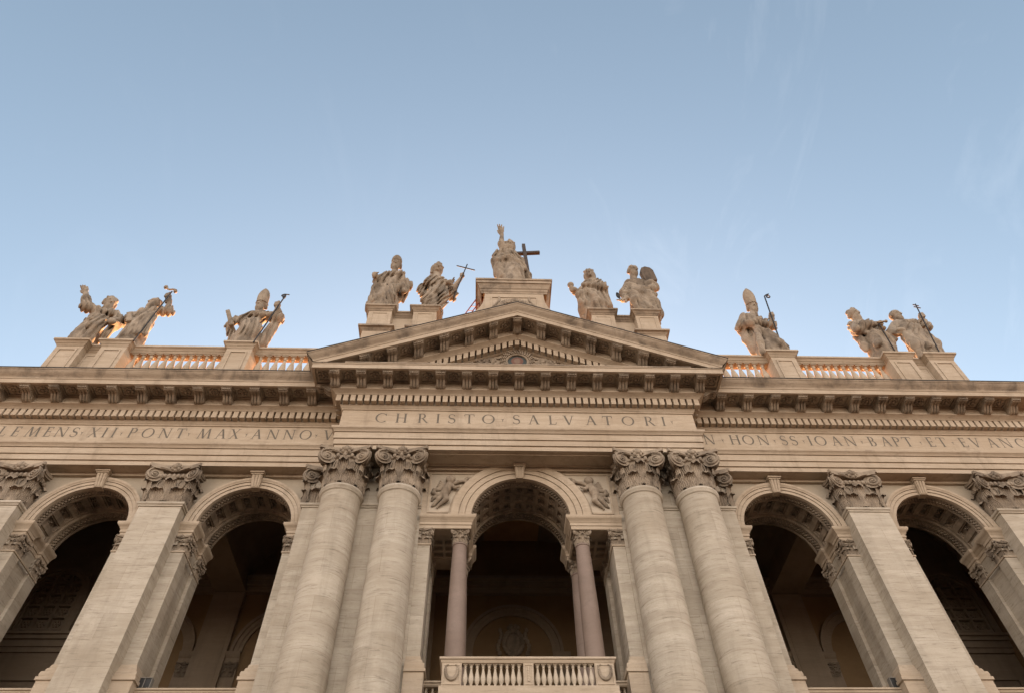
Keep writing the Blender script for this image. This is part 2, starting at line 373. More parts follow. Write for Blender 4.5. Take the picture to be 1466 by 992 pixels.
def cap_flat(w=1.84, d=.74):
    m = MB(); hw = w / 2
    m.box(-hw + .04, hw - .04, .05, d, 0, 2.0)
    m.box(-hw - .06, hw + .06, -.07, d, 1.40, 1.58)
    for x in (-hw * .5, hw * .5):
        leaf(m, x, .04, .02, 0, -1, .74, hw * .92, 1.0)
    leaf(m, 0, .03, .1, 0, -1, 1.26, hw * .86, 1.0)
    for e in (-1, 1):
        leaf(m, e * (hw - .03), .06, .1, e * .6, -.8, 1.28, .52, 1.1)
        leaf(m, e * (hw - .02), .03, .02, e * .6, -.8, .72, .34, .9)
        for dy, zz, hh in ((d * .58, .02, .74), (d * .92, .1, 1.26)):
            leaf(m, e * (hw - .04), dy, zz, e, 0, hh, .52, 1.0)
        for e2 in (-1, 1):
            m.tube([(e * hw * .5 + e2 * (.04 + .12 * math.sin(t * 3)), .0, .8 + .5 * t) for t in (0, .25, .5, .75, 1)], .03, 5)
        volute.flip = e
        volute(m, (e * (hw - .08), -.17, 1.50), (-e * math.sin(rad(22)), -math.cos(rad(22))), .39, .28)
        m.tube([(e * x, y, z) for x, y, z in ((.66, -.24, 1.86), (.44, -.2, 1.83), (.2, -.14, 1.76), (.06, -.12, 1.72))], [.07, .06, .05, .04], 5)
        volute.flip = -e
        volute(m, (e * (hw + .13), .06, 1.50), (e * math.cos(rad(25)), math.sin(rad(25))), .37, .26)
        
    n = 9
    for k in range(n):
        m.ball((-hw + w * (k + .5) / n, -.08, 1.49), (.085, .08, .12), 8, 6)
    for k in range(3):
        for e in (-1, 1): m.ball((e * (hw + .06), d * (k + .8) / 3.4, 1.49), (.08, .085, .12), 6, 4)
    fleuron(m, 0, -.14, 1.92, 0, -1, .25)
    A = hw + .27
    for s_, z0, z1 in ((.94, 1.80, 1.88), (1.0, 1.88, 2.04)):
        poly = concave((-A + .07, -.40), (A - .07, -.40), .26) + [(x, y) for x, y in concave((A, -.33), (A - .05, d), .14)] + [(-A + .05, d)] + [(x, y) for x, y in concave((-A + .05, d), (-A, -.33), .14)][1:]
        slab(m, [(x * s_, y * s_) for x, y in poly], z0, z1)
    return m

ME_CAPR = cap_round().mesh('column_capital', 38, False)
ME_CAPF = cap_flat().mesh('pilaster_capital', 38, False)
def scaled(me_fn, sx, sy, sz, name):
    b = me_fn(); b.v = [(x * sx, y * sy, z * sz) for x, y, z in b.v]; return b.mesh(name, 38, False)
ME_CAPS = scaled(lambda: cap_flat(1.70, .5), .366, .366, .366, 'small_pilaster_capital')
ME_CAPG = scaled(cap_round, .345, .345, .366, 'granite_column_capital')

# ------------------------------------------------------------------ lettering, built stroke by stroke
def glyph(ch):
    P = []; T, N, SR = .135, .062, .04
    def ln(x0, y0, x1, y1, w): P.append([(x0 - w / 2, y0), (x0 + w / 2, y0), (x1 + w / 2, y1), (x1 - w / 2, y1)])
    def hb(x0, x1, y, h): P.append([(x0, y), (x1, y), (x1, y + h), (x0, y + h)])
    def srf(x, y, w=.27): hb(x - w / 2, x + w / 2, y if y < .5 else y - SR, SR)
    def arc(cx, cy, rx, ry, a0, a1, th=T, tn=N, n=18, tilt=0.0):
        for i in range(n):
            q = []
            for k in (i, i + 1):
                a = rad(a0 + (a1 - a0) * k / n); w = (tn + (th - tn) * abs(math.cos(a + tilt)) ** 1.3) / 2
                c, s = math.cos(a), math.sin(a)
                q.append(((cx + (rx + w) * c, cy + (ry + w * .8) * s), (cx + (rx - w) * c, cy + (ry - w * .8) * s)))
            P.append([q[0][0], q[1][0], q[1][1], q[0][1]])
    def st(x, w=T): ln(x, 0, x, 1, w); srf(x, 0); srf(x, 1)
    if ch == 'I': st(.16); return P, .32
    if ch == 'L': st(.16); hb(.16, .56, 0, N); ln(.55, 0, .6, .24, .05); return P, .62
    if ch == 'E': st(.16); hb(.16, .54, 0, N); hb(.16, .52, 1 - N, N); hb(.16, .46, .5, N); ln(.54, 0, .58, .22, .05); ln(.51, .8, .53, 1, .05); ln(.46, .42, .46, .64, .04); return P, .6
    if ch == 'H': st(.16); st(.74); hb(.16, .74, .49, N); return P, .9
    if ch == 'T': ln(.4, 0, .4, 1, T); srf(.4, 0); hb(.04, .76, 1 - N, N); ln(.03, .78, .06, 1, .05); ln(.77, .78, .74, 1, .05); return P, .8
    if ch == 'N': ln(.14, 0, .14, 1, N); srf(.14, 0, .22); srf(.08, 1, .2); ln(.14, 1, .78, 0, T * 1.1); ln(.8, 0, .8, 1, N); srf(.8, 1, .24); return P, .94
    if ch == 'M': ln(.12, 0, .24, 1, N); srf(.12, 0, .24); ln(.26, 1, .54, .0, T * 1.1); ln(.54, 0, .82, 1, N); ln(.84, 1, .98, 0, T); srf(.98, 0, .26); srf(.2, 1, .14); srf(.88, 1, .14); return P, 1.1
    if ch == 'A': ln(.12, 0, .42, 1, N); ln(.42, 1, .74, 0, T * 1.1); srf(.12, 0, .24); srf(.74, 0, .28); hb(.22, .62, .34, .05); return P, .86
    if ch == 'V': ln(.12, 1, .44, 0, T * 1.1); ln(.44, 0, .74, 1, N); srf(.12, 1, .28); srf(.74, 1, .24); return P, .86
    if ch == 'X': ln(.12, 1, .68, 0, T * 1.15); ln(.12, 0, .68, 1, N); srf(.12, 1, .26); srf(.68, 0, .28); srf(.12, 0, .22); srf(.68, 1, .22); return P, .8
    if ch == 'O': arc(.5, .5, .42, .47, 0, 360, T, N, 36, rad(12)); return P, 1.0
    if ch == 'C': arc(.5, .5, .42, .47, 48, 312, T, N, 30, rad(8)); ln(.79, .72, .81, .98, .05); ln(.79, .04, .79, .2, .04); return P, .86
    if ch == 'G': arc(.5, .5, .42, .47, 48, 318, T, N, 30, rad(8)); ln(.8, .06, .8, .44, T); srf(.8, .44 + .56 * 0, .26) if False else hb(.67, .93, .42, SR); ln(.79, .72, .81, .98, .05); return P, .95
    if ch == 'P': st(.16); arc(.34, .735, .22, .24, -92, 92, T, N, 16); hb(.16, .35, 1 - N * .95, N * .8); hb(.2, .35, .47, N * .8); return P, .64
    if ch == 'R': st(.16); arc(.34, .745, .2, .23, -92, 92, T, N, 16); hb(.16, .35, 1 - N * .95, N * .8); hb(.2, .35, .49, N * .8); ln(.36, .52, .74, 0, T * 1.05); hb(.68, .86, 0, SR); return P, .8
    if ch == 'B': st(.16); arc(.32, .755, .17, .215, -92, 92, T * .9, N, 14); arc(.32, .27, .23, .25, -92, 92, T, N, 16); hb(.16, .33, 1 - N * .95, N * .8); hb(.16, .33, .52, N * .8); hb(.16, .33, 0, N * .8); return P, .66
    if ch == 'S':
        pts = []
        for i in range(25):
            t = i / 24
            if t < .5:
                a = rad(35 + (270 - 35) * (t / .5)); pts.append((.30 + .21 * math.cos(a), .745 + .225 * math.sin(a)))
            else:
                a = rad(90 - (235) * ((t - .5) / .5)); pts.append((.30 + .23 * math.cos(a), .27 + .25 * math.sin(a)))
        for i in range(24):
            t = (i + .5) / 24; w = (N + (T * 1.1 - N) * math.exp(-((t - .5) / .2) ** 2)) / 2
            (x0, y0), (x1, y1) = pts[i], pts[i + 1]; dx, dy = x1 - x0, y1 - y0; L = math.hypot(dx, dy) or 1; nx, ny = -dy / L * w, dx / L * w
            ex, ey = dx * .12, dy * .12
            P.append([(x0 + nx - ex, y0 + ny - ey), (x0 - nx - ex, y0 - ny - ey), (x1 - nx + ex, y1 - ny + ey), (x1 + nx + ex, y1 + ny + ey)])
        ln(.50, .76, .5, .94, .045); ln(.07, .06, .07, .26, .045); return P, .6
    if ch == '.': P.append([(.02, .56), (.13, .48), (.24, .58), (.13, .34)]); P.append([(.11, .40), (.15, .40), (.15, .22), (.11, .22)]); return P, .26
    return P, .3
def inscribe(letters, y, zb, hgt, wid=1.0):
    mb = MB()
    for i, (ch, xc) in enumerate(letters):
        P, w = glyph(ch)
        for j, poly in enumerate(P):
            ar = sum(poly[k][0] * poly[(k + 1) % len(poly)][1] - poly[(k + 1) % len(poly)][0] * poly[k][1] for k in range(len(poly)))
            if ar < 0: poly = poly[::-1]
            yy = y - 0.004 - 0.0004 * (j % 7)
            mb.add([(xc + (px - w / 2) * hgt * wid, yy, zb + pz * hgt) for px, pz in poly], [tuple(range(len(poly)))])
    return mb
# ------------------------------------------------------------------ ground
g = MB(); g.add([(-1500, -1500, -H0), (1500, -1500, -H0), (1500, 1500, -H0), (-1500, 1500, -H0)], [(0, 1, 2, 3)])
go = link('piazza_ground', g.mesh('piazza_ground', 0), 'pave'); go['kind'] = 'structure'

# ------------------------------------------------------------------ the basilica
BAS = empty('basilica', (0, 0, 0), 'travertine basilica facade with giant columns, arched loggia and pediment', 'church')
ZA, ZF0, ZF1 = 22.65, 24.24, 25.31           # underside of architrave, frieze
YW = 0.72                                    # wall face of the wings (pilaster faces are at 0)
PCX = [15.92, 23.0, 25.35]
BAYS = [(0.0, 2.22, 0.05, 3.95, 4.45), (12.35, 2.08, YW, 0, 0), (19.5, 2.03, YW, 0, 0)]
ZS = 19.82

# masses behind the orders
mass = MB()
for s in (1, -1):
    mass.box(s * 4.10, s * 10.10, .80, 3.05, 11.2, 22.6)
    mass.box(s * 14.60, s * 17.30, .80, 3.05, 11.2, 22.6)
    mass.box(s * 21.70, s * 26.2, .80, 3.05, 11.2, 22.6)
    mass.box(s * 4.45, s * 9.72, 0, .8, -1.7, 22.6)              # broad pier behind the columns
    mass.box(s * 26.0, s * 26.25, .75, 14, -1.7, 27.5)           # flank
    for x0, x1 in ((4.0, 10.1), (14.6, 17.3), (21.7, 26.2)): mass.box(s * x0, s * x1, .8, 3.05, -1.7, 11.2)
mass.box(-26.2, 26.2, .9, 3.0, 9.2, 11.35)                       # loggia floor edge
part('pier_wall', mass, 'shaft', BAS)
low = MB(); low.box(-26.1, 26.1, 4.0, 4.4, -1.7, 9.3); part('portico_wall', low, 'inner', BAS)

def arch_wall(xc, R, x0, x1, y):
    m = MB(); n = 36; zt = 22.64
    for i in range(n):
        a, b = PI * i / n, PI * (i + 1) / n
        p = [(xc + R * math.cos(t), ZS + R * math.sin(t)) for t in (a, b)]
        m.add([(p[0][0], y, p[0][1]), (p[1][0], y, p[1][1]), (p[1][0], y, zt), (p[0][0], y, zt)], [(0, 3, 2, 1)])
    for xa, xb in ((x0, xc - R), (xc + R, x1)): m.add([(xa, y, 19.3), (xb, y, 19.3), (xb, y, zt), (xa, y, zt)], [(0, 1, 2, 3)])
    m.box(x0, x1, y + .002, y + .4, zt - .12, zt)
    return m
def archivolt(xc, R, y, k=1.0):
    p = [(R, y + .08), (R, y - .07), (R + .15 * k, y - .07), (R + .152 * k, y - .04), (R + .168 * k, y - .04), (R + .17 * k, y - .105), (R + .31 * k, y - .105), (R + .312 * k, y - .07), (R + .328 * k, y - .07), (R + .33 * k, y - .14), (R + .37 * k, y - .145), (R + .42 * k, y - .19), (R + .45 * k, y - .20), (R + .52 * k, y - .20), (R + .52 * k, y + .05)]
    return MB().arc(xc, ZS, p, 0, PI, 56)
def intrados(xc, R, yf, rows, n, mat_y=(1.28, 2.42), yb=3.08):
    m = MB(); Y0, Y1 = mat_y
    m.arc(xc, ZS, [(R, yf + .08), (R, yf + .16), (R + .05, yf + .17), (R + .05, Y0 - .1), (R, Y0 - .09), (R, Y0), (R + .13, Y0 + .01)], 0, PI, 56)
    m.arc(xc, ZS, [(R + .13, Y1 - .01), (R, Y1), (R, Y1 + .09), (R + .05, Y1 + .1), (R + .05, yb - .1), (R, yb - .09), (R, yb), (R + .6, yb)], 0, PI, 56)
    rib = .11; Rr = R + .13; Rc = R + .34
    def P(r, a, y): return (xc + r * math.cos(a), y, ZS + r * math.sin(a))
    dy = (Y1 - Y0) / rows
    for i in range(n):
        a0, a1 = PI * i / n, PI * (i + 1) / n; da = rib / R
        for r in range(rows):
            y0, y1 = Y0 + dy * r, Y0 + dy * (r + 1); ym0, ym1 = y0 + rib, y1 - rib; am0, am1 = a0 + da, a1 - da
            o = [P(Rr, a0, y0), P(Rr, a1, y0), P(Rr, a1, y1), P(Rr, a0, y1)]
            q = [P(Rr, am0, ym0), P(Rr, am1, ym0), P(Rr, am1, ym1), P(Rr, am0, ym1)]
            q2 = [P(Rr + .06, am0 + .2 * da, ym0 + .02), P(Rr + .06, am1 - .2 * da, ym0 + .02), P(Rr + .06, am1 - .2 * da, ym1 - .02), P(Rr + .06, am0 + .2 * da, ym1 - .02)]
            q3 = [P(Rr + .06, am0 + .6 * da, ym0 + .07), P(Rr + .06, am1 - .6 * da, ym0 + .07), P(Rr + .06, am1 - .6 * da, ym1 - .07), P(Rr + .06, am0 + .6 * da, ym1 - .07)]
            t = [P(Rc, am0 + .7 * da, ym0 + .08), P(Rc, am1 - .7 * da, ym0 + .08), P(Rc, am1 - .7 * da, ym1 - .08), P(Rc, am0 + .7 * da, ym1 - .08)]
            V = o + q + q2 + q3 + t; F = []
            for L in range(4): F += [(L * 4 + k, L * 4 + (k + 1) % 4, L * 4 + 4 + (k + 1) % 4, L * 4 + 4 + k) for k in range(4)]
            F.append((16, 17, 18, 19)); m.add(V, F)
            am, ym = (a0 + a1) / 2, (y0 + y1) / 2; c = P(Rc - .06, am, ym); sc = min(dy - 2 * rib, (a1 - a0) * R - 2 * rib) * .5
            m.ball(P(Rc - .10, am, ym), sc * .3, 6, 4)
            for k in range(6):
                t2 = k * PI / 3; m.ball(P(Rc - .05, am + math.cos(t2) * sc * .55 / R, ym + math.sin(t2) * sc * .55), sc * .3, 6, 4)
    for yb_, n2 in ((yf + .08 + (Y0 - yf - .08) / 2, int(R * 22)), ((Y1 + yb) / 2, int(R * 22))):     # running ornament on both bands
        for i in range(n2):
            a = PI * (i + .5) / n2
            m.ball(P(R + .03, a, yb_), .07, 6, 4)
            for e in (-1, 1): m.ball(P(R + .04, a + .5 * PI / n2, yb_ + e * .11), .055, 6, 4)
    return m
def keystone(xc, R, y, zt, w=.5):
    m = MB(); z0 = ZS + R - .05
    m.add([(xc - w * .36, y - .22, z0), (xc + w * .36, y - .22, z0), (xc + w * .36, y + .1, z0), (xc - w * .36, y + .1, z0),
           (xc - w * .5, y - .42, zt - .16), (xc + w * .5, y - .42, zt - .16), (xc + w * .5, y + .1, zt - .16), (xc - w * .5, y + .1, zt - .16)],
          [(0, 3, 2, 1), (4, 5, 6, 7), (0, 1, 5, 4), (1, 2, 6, 5), (2, 3, 7, 6), (3, 0, 4, 7)])
    m.box(xc - w * .58, xc + w * .58, y - .48, y + .1, zt - .158, zt - .10); m.box(xc - w * .66, xc + w * .66, y - .54, y + .1, zt - .098, zt - .01)
    for e in (-.3, 0, .3):
        m.add([(xc + w * (e - .1) * .72, y - .25, z0 + .03), (xc + w * (e + .1) * .72, y - .25, z0 + .03), (xc + w * (e + .1), y - .46, zt - .18), (xc + w * (e - .1), y - .46, zt - .18),
               (xc + w * (e - .1) * .72, y - .2, z0 + .03), (xc + w * (e + .1) * .72, y - .2, z0 + .03), (xc + w * (e + .1), y - .4, zt - .18), (xc + w * (e - .1), y - .4, zt - .18)],
              [(0, 1, 2, 3), (4, 7, 6, 5), (0, 4, 5, 1), (1, 5, 6, 2), (2, 6, 7, 3), (3, 7, 4, 0)])
    return m
IMP = [(0, 19.18), (.03, 19.2), (.03, 19.36), (.065, 19.37), (.065, 19.5), (.10, 19.54), (.12, 19.60), (.19, 19.66), (.21, 19.68), (.24, 19.74), (.24, 19.83), (-.05, 19.87)]
BASEP = [(0, 13.45), (.03, 13.43), (.05, 13.36), (.05, 13.30), (.10, 13.26), (.12, 13.2), (.12, 13.14), (.20, 13.10), (.22, 12.98), (.20, 12.9), (.26, 12.88), (.26, 12.76), (.20, 12.74), (.20, 11.3)]
SMALL = []          # small capital placements (x, y, rot)
def jamb(xj, side, yf, s, xo):     # side +1: opening towards smaller |x|
    m = MB(); d = .15 * side; e = .55 * side
    for y0, y1, x in ((yf, 1.30, xj), (1.30, 2.38, xj + d), (2.38, 3.08, xj)):
        m.box(s * x, s * (xj + e * 1.3), y0, y1, 11.2, ZS - .03)
    m.box(s * (xj + e * 1.2), s * xo, yf + .003, .85, 11.2, ZS - .03) if abs(xo - xj) > abs(e * 1.2) else None
    a = [(xj, 3.08), (xj, 2.38), (xj + d, 2.38), (xj + d, 1.30), (xj, 1.30), (xj, yf), (xo, yf)]
    if side < 0: a = a[::-1]
    part('pier_jamb', m, 'shaft', BAS)
    p = MB().sweep(mir(a, s), IMP); part('impost_cornice', p, 'trim', BAS)
    b = MB().sweep(mir(a, s), BASEP); part('pier_base', b, 'trim', BAS)
    th = -PI / 2 if side * s > 0 else PI / 2
    SMALL.append((s * (xj + side * .32), yf + .004, 0.0))
    SMALL.append((s * xj + .0, yf + .34, th)); SMALL.append((s * xj, 2.73, th))
wall_l = []
for s in (1, -1):
    for (xc, R, x0, x1) in ((12.35, 2.08, 9.72, 15.0), (19.5, 2.03, 16.84, 22.08)):
        w = part('spandrel_wall', arch_wall(s * xc, R + .02, min(s * x0, s * x1), max(s * x0, s * x1), YW), 'plaster', BAS)
        av = part('archivolt', archivolt(s * xc, R, YW), 'trim', BAS)
        ks = part('keystone', keystone(s * xc, R, YW + .06, 22.62, .5), 'trim', av)
        part('arch_soffit', intrados(s * xc, R, YW, 1, 11), 'carved', BAS)
        jamb(xc - R, -1, YW, s, x0); jamb(xc + R, 1, YW, s, x1)
        st = MB().box(min(s * x0, s * x1), max(s * x0, s * x1), YW - .16, YW, 22.50, 22.644); part('wall_band', st, 'trim', BAS)
# centre bay
part('spandrel_wall', arch_wall(0, 2.24, -4.45, 4.45, .05), 'trim', BAS)
av = part('archivolt', archivolt(0, 2.22, .05, 1.72), 'trim', BAS, None, 32, [((0, 0, 22.635), (0, 0, 1))])
part('keystone', keystone(0, 2.22, .10, 22.64, .46), 'trim', av)
part('arch_soffit', intrados(0, 2.22, .05, 3, 13, (.62, 2.42)), 'carved', BAS)
st = MB().box(-4.45, 4.45, -.10, .05, 22.46, 22.644); part('wall_band', st, 'trim', BAS)
for s in (1, -1):
    jamb(3.93, 1, .10, s, 4.46)
    en = MB(); P_ = [(2.22, 3.08), (2.22, 2.3), (2.36, 2.3), (2.36, .8), (2.22, .8), (2.22, .05), (4.46, .05)]
    en.sweep(mir(P_, s), IMP)
    en.box(s * 2.36, s * 4.4, .3, 3.0, 19.42, 19.8)
    en.box(s * 2.22, s * 4.4, .052, .78, 19.2, 19.8); en.box(s * 2.22, s * 4.4, 2.3, 3.08, 19.2, 19.8)
    xs = [2.36, 2.9, 3.42, 3.95]
    for x in xs: en.box(s * (x - .06), s * (x + .06), .78, 2.3, 19.24, 19.43)
    for y in (.85, 1.31, 1.77, 2.23): en.box(s * 2.36, s * 4.0, y - .06, y + .06, 19.245, 19.44)
    part('serliana_entablature', en, 'trim', BAS)
    for yc in (.47, 2.62):
        col = MB().lathe(s * 2.67, yc, [(.44, 0), (.44, .12), (.46, .18), (.44, .26), (.40, .30), (.385, .36), (.375, .5), (.385, 2.2), (.365, 4.2), (.325, 6.2), (.30, 7.1), (.33, 7.12), (.335, 7.18), (.31, 7.2)], 28, 11.4)
        c = part('granite_column', col, 'granite', BAS, 'reddish granite column beside the central opening', 40)
        link('capital', ME_CAPG, 'carved', c, (s * 2.67, yc, 18.6 - .02 + H0 - .0))
for x, y, r in SMALL: link('small_capital', ME_CAPS, 'carved', BAS, (x, y, 18.45 + H0), r)
for s in (1, -1):
    for a in ([(3.93, 3.08), (3.93, .10), (4.46, .10)], [(15.0, YW), (14.43, YW), (14.43, 3.08)][::-1], [(9.72, YW), (10.27, YW), (10.27, 3.08)], [(16.84, YW), (17.47, YW), (17.47, 3.08)], [(22.08, YW), (21.53, YW), (21.53, 3.08)][::-1]):
        part('necking', MB().sweep(mir(a, s), [(0, 18.36), (.04, 18.37), (.045, 18.43), (0, 18.45)]), 'trim', BAS)

# giant pilasters and columns
AST = [(0, 20.22), (.05, 20.24), (.05, 20.30), (.10, 20.33), (.115, 20.39), (.10, 20.44), (0, 20.45)]
for s in (1, -1):
    for c in PCX:
        m = MB().box(s * c - .92, s * c + .92, 0, .8, -1.7, 20.4)
        m.sweep([(s * c - .92, .75), (s * c - .92, 0), (s * c + .92, 0), (s * c + .92, .75)], AST)
        o = part('giant_pilaster', m, 'shaft', BAS)
        link('capital', ME_CAPF, 'carved', o, (s * c, 0.0, 20.45 + H0))
    m = MB().box(s * 7.9, s * 9.72, -.012, .3, -1.7, 20.4)
    m.sweep(mir([(4.45, 0), (9.72, 0), (9.72, .75)], s), AST)
    o = part('half_pilaster', m, 'shaft', BAS)
    link('capital', ME_CAPF, 'carved', o, (s * 8.80, 0.0, 20.45 + H0))
    for c in (5.44, 8.0):
        r0, r1 = .955, .862
        prof = [(r0 * 1.3, -1.7), (r0 * 1.3, .3), (r0 * 1.2, .35), (r0 * 1.25, .6), (r0 * 1.05, .8), (r0, 1.0)]
        for k in range(13):
            t = k / 12; prof.append((r0 + .02 * math.sin(t * PI * .6) * (1 - t) - (r0 - r1) * t ** 1.7, 1.0 + (20.28 - 1.0) * t))
        prof += [(r1 + .01, 20.30), (r1 + .06, 20.33), (r1 + .065, 20.40), (r1 + .11, 20.45), (r1 + .125, 20.52), (r1 + .10, 20.58), (r1, 20.6)]
        m = MB().lathe(s * c, -.36, prof, 56, 0)
        o = part('giant_column', m, 'shaft', BAS, None, 40)
        link('capital', ME_CAPR, 'carved', o, (s * c, -.36, 20.6 + H0))

# entablature along the whole front
PATH = [(-26.25, 8), (-26.25, 0), (-8.64, 0), (-8.64, -1.25), (8.64, -1.25), (8.64, 0), (26.25, 0), (26.25, 8)]
arch = MB().sweep(PATH, [(-.70, 22.65), (0, 22.65), (0, 22.88), (-.02, 22.89), (-.02, 22.92), (.055, 22.925), (.055, 23.22), (.035, 23.23), (.035, 23.26), (.10, 23.265), (.10, 23.62), (.07, 23.63), (.07, 23.66), (.13, 23.665), (.14, 23.70), (.22, 23.79), (.25, 23.81), (.27, 23.86), (.27, 23.92), (0, 23.94)])
arch.box(-8.64, 8.6, -.6, .06, 22.652, 22.8)
arch.box(-4.2, 4.2, -1.0, -.95, 22.60, 22.66); arch.box(-4.2, 4.2, -.25, -.2, 22.60, 22.66)
ARC = part('architrave', arch, 'trim', BAS)
fr = MB().sweep(PATH, [(0, 23.9), (0, 25.35)])
FR = part('frieze', fr, 'trim', BAS)
part('inscription', inscribe([('C', -6.72), ('H', -5.73), ('R', -4.69), ('I', -3.96), ('S', -3.29), ('T', -2.44), ('O', -1.51), ('.', -0.81), ('S', -0.14), ('A', 0.70), ('L', 1.62), ('V', 2.42), ('A', 3.51), ('T', 4.33), ('O', 5.34), ('R', 6.4), ('I', 7.1), ('.', 7.51)], -1.25, 24.40, .64, 1.0), 'letter', FR, 'CHRISTO SALVATORI in dark roman capitals', 0)
part('inscription', inscribe([('C', -25.75), ('L', -25.13), ('E', -24.51), ('M', -23.70), ('E', -22.98), ('N', -22.35), ('S', -21.71), ('.', -21.35), ('X', -20.78), ('I', -20.27), ('I', -19.83), ('.', -19.46), ('P', -18.94), ('O', -18.19), ('N', -17.36), ('T', -16.62), ('.', -16.20), ('M', -15.45), ('A', -14.64), ('X', -13.99), ('.', -13.41), ('A', -12.9), ('N', -12.12), ('N', -11.33), ('O', -10.53), ('.', -10.0), ('V', -9.4), ('I', -8.9)], 0, 24.42, .66, .92), 'letter', FR, 'CLEMENS XII PONT MAX ANNO V in dark roman capitals', 0)
part('inscription', inscribe([('I', 9.05), ('N', 9.64), ('.', 10.32), ('H', 10.95), ('O', 11.63), ('N', 12.40), ('.', 12.98), ('S', 13.46), ('S', 13.97), ('.', 14.47), ('I', 14.8), ('O', 15.35), ('A', 16.15), ('N', 16.88), ('.', 17.47), ('B', 18.01), ('A', 18.72), ('P', 19.29), ('T', 19.87), ('.', 20.52), ('E', 21.05), ('T', 21.66), ('.', 22.2), ('E', 22.75), ('V', 23.39), ('A', 24.27), ('N', 24.98), ('G', 25.80)], 0, 24.42, .66, .92), 'letter', FR, 'IN HON SS IOAN BAPT ET EVANG in dark roman capitals', 0)
BED = [(0, 25.22), (.05, 25.24), (.06, 25.30), (.11, 25.34), (.14, 25.42), (.17, 25.46), (.16, 25.475), (.05, 25.48), (.05, 25.93)]
RBED = [(0, 25.42), (.10, 25.43), (.14, 25.46), (.16, 25.475), (.05, 25.48), (.05, 25.93)]
BED2 = [(.04, 25.915), (.43, 25.92), (.45, 25.95), (.50, 26.0), (.60, 26.06), (.66, 26.09), (.68, 26.10), (.68, 26.14), (.60, 26.15), (.60, 26.66)]
SOF = [(.59, 26.655), (1.46, 26.655), (1.46, 26.57), (1.58, 26.57), (1.58, 26.84), (1.61, 26.855), (1.625, 26.90)]
CYM = [(1.625, 26.90), (1.635, 26.95), (1.67, 27.0), (1.76, 27.08), (1.83, 27.17), (1.87, 27.26), (1.89, 27.265), (1.91, 27.335), (.3, 27.35)]
FLASH = [(1.2, 27.355), (1.935, 27.34), (1.935, 27.385), (1.2, 27.41)]
CORN = part('cornice', MB().sweep(PATH, BED).sweep(PATH, BED2).sweep(PATH, SOF), 'trim', BAS)
capst = MB().sweep([(-8.64, -1.25), (8.64, -1.25)], [(1.625, 26.90), (1.65, 26.92), (1.65, 26.98), (0, 27.05)])
part('cornice_fillet', capst, 'cyma', CORN)
for s in (1, -1):          # on the wings and the returns; over the centre it follows the pediment
    cy = MB(); fl = MB()
    path = mir([(8.0, -1.25), (8.64, -1.25), (8.64, 0), (26.25, 0), (26.25, 8)], s)
    cy.sweep(path, CYM, skip=0 if s > 0 else 3); fl.sweep(path, FLASH, skip=0 if s > 0 else 3)
    part('cymatium', cy, 'cyma', CORN); part('flashing', fl, 'lead', CORN)
de = MB()
def dentils(mb, x0, x1, y, shear=None, step=.345, w=.24):
    n = int(abs(x1 - x0) / step)
    for i in range(n):
        x = x0 + (i + .5) * (x1 - x0) / n
        b = MB().box(x - w / 2, x + w / 2, y - .42, y - .02, 25.485, 25.912)
        if shear: b.v = [(a, c, z + shear(a)) for a, c, z in b.v]
        mb.add(b.v, b.f)
for s in (1, -1): dentils(de, s * 9.1, s * 26.5, 0)
dentils(de, -9.06, 9.06, -1.25)
for s in (1, -1):
    for k in range(3): de.box(s * 8.70, s * 9.06, -1.3 + .345 * k, -1.06 + .345 * k, 25.485, 25.912)
part('dentil_course', de, 'trim', CORN)

def modillion_bm(shear=0.0, apex=False):
    m = MB(); w = .22
    side = [(-.53, .40), (-1.18, .40), (-1.18, .345), (-1.215, .31), (-1.20, .25), (-1.14, .22), (-1.05, .235), (-.95, .24), (-.84, .17), (-.74, .05), (-.66, -.04), (-.57, -.04), (-.53, 0)]
    m.prism_x(side, -w, w)
    for x in (-.15, 0, .15):                          # leaf and reeds under the scroll
        m.prism_x([(-.56, -.075), (-.66, -.08), (-.77, -.005), (-.87, .12), (-.96, .20), (-1.08, .185), (-1.17, .21), (-1.17, .26), (-.56, .24)], x - .05, x + .05)
    for x in (-.17, -.085, 0, .085, .17): m.ball((x, -1.215, .285), (.036, .035, .05), 6, 4)
    m.tube([(-w - .02, -1.12, .275), (w + .02, -1.12, .275)], .07, 8)
    m.tube([(-w - .02, -.64, .07), (w + .02, -.64, .07)], .10, 8)
    m.box(-w - .05, w + .05, -1.26, -.53, .345, .40); m.box(-w - .03, w + .03, -1.23, -.53, .30, .343)
    m.v = [(x, -.58 - (-y - .53) * 1.27, z) for x, y, z in m.v]
    f = (lambda x: shear * x) if not apex else (lambda x: -abs(x) * shear)
    m.v = [(x, y, z + f(x)) for x, y, z in m.v]
    return m.mesh('modillion', 35, False)
SL = .442
ME_MOD, ME_MODL, ME_MODR, ME_MODA = modillion_bm(), modillion_bm(SL), modillion_bm(-SL), modillion_bm(SL, True)
def rosette(mb, x, y, z, r, sh=0.0):
    mb.ball((x, y, z - .05), (r * .32, r * .32, .07), 7, 4)
    for k in range(7):
        a = 2 * PI * k / 7; dx, dy = math.cos(a) * r * .68, math.sin(a) * r * .68
        mb.ball((x + dx, y + dy, z - .015 + sh * dx), (r * .34, r * .34, .055), 6, 4)
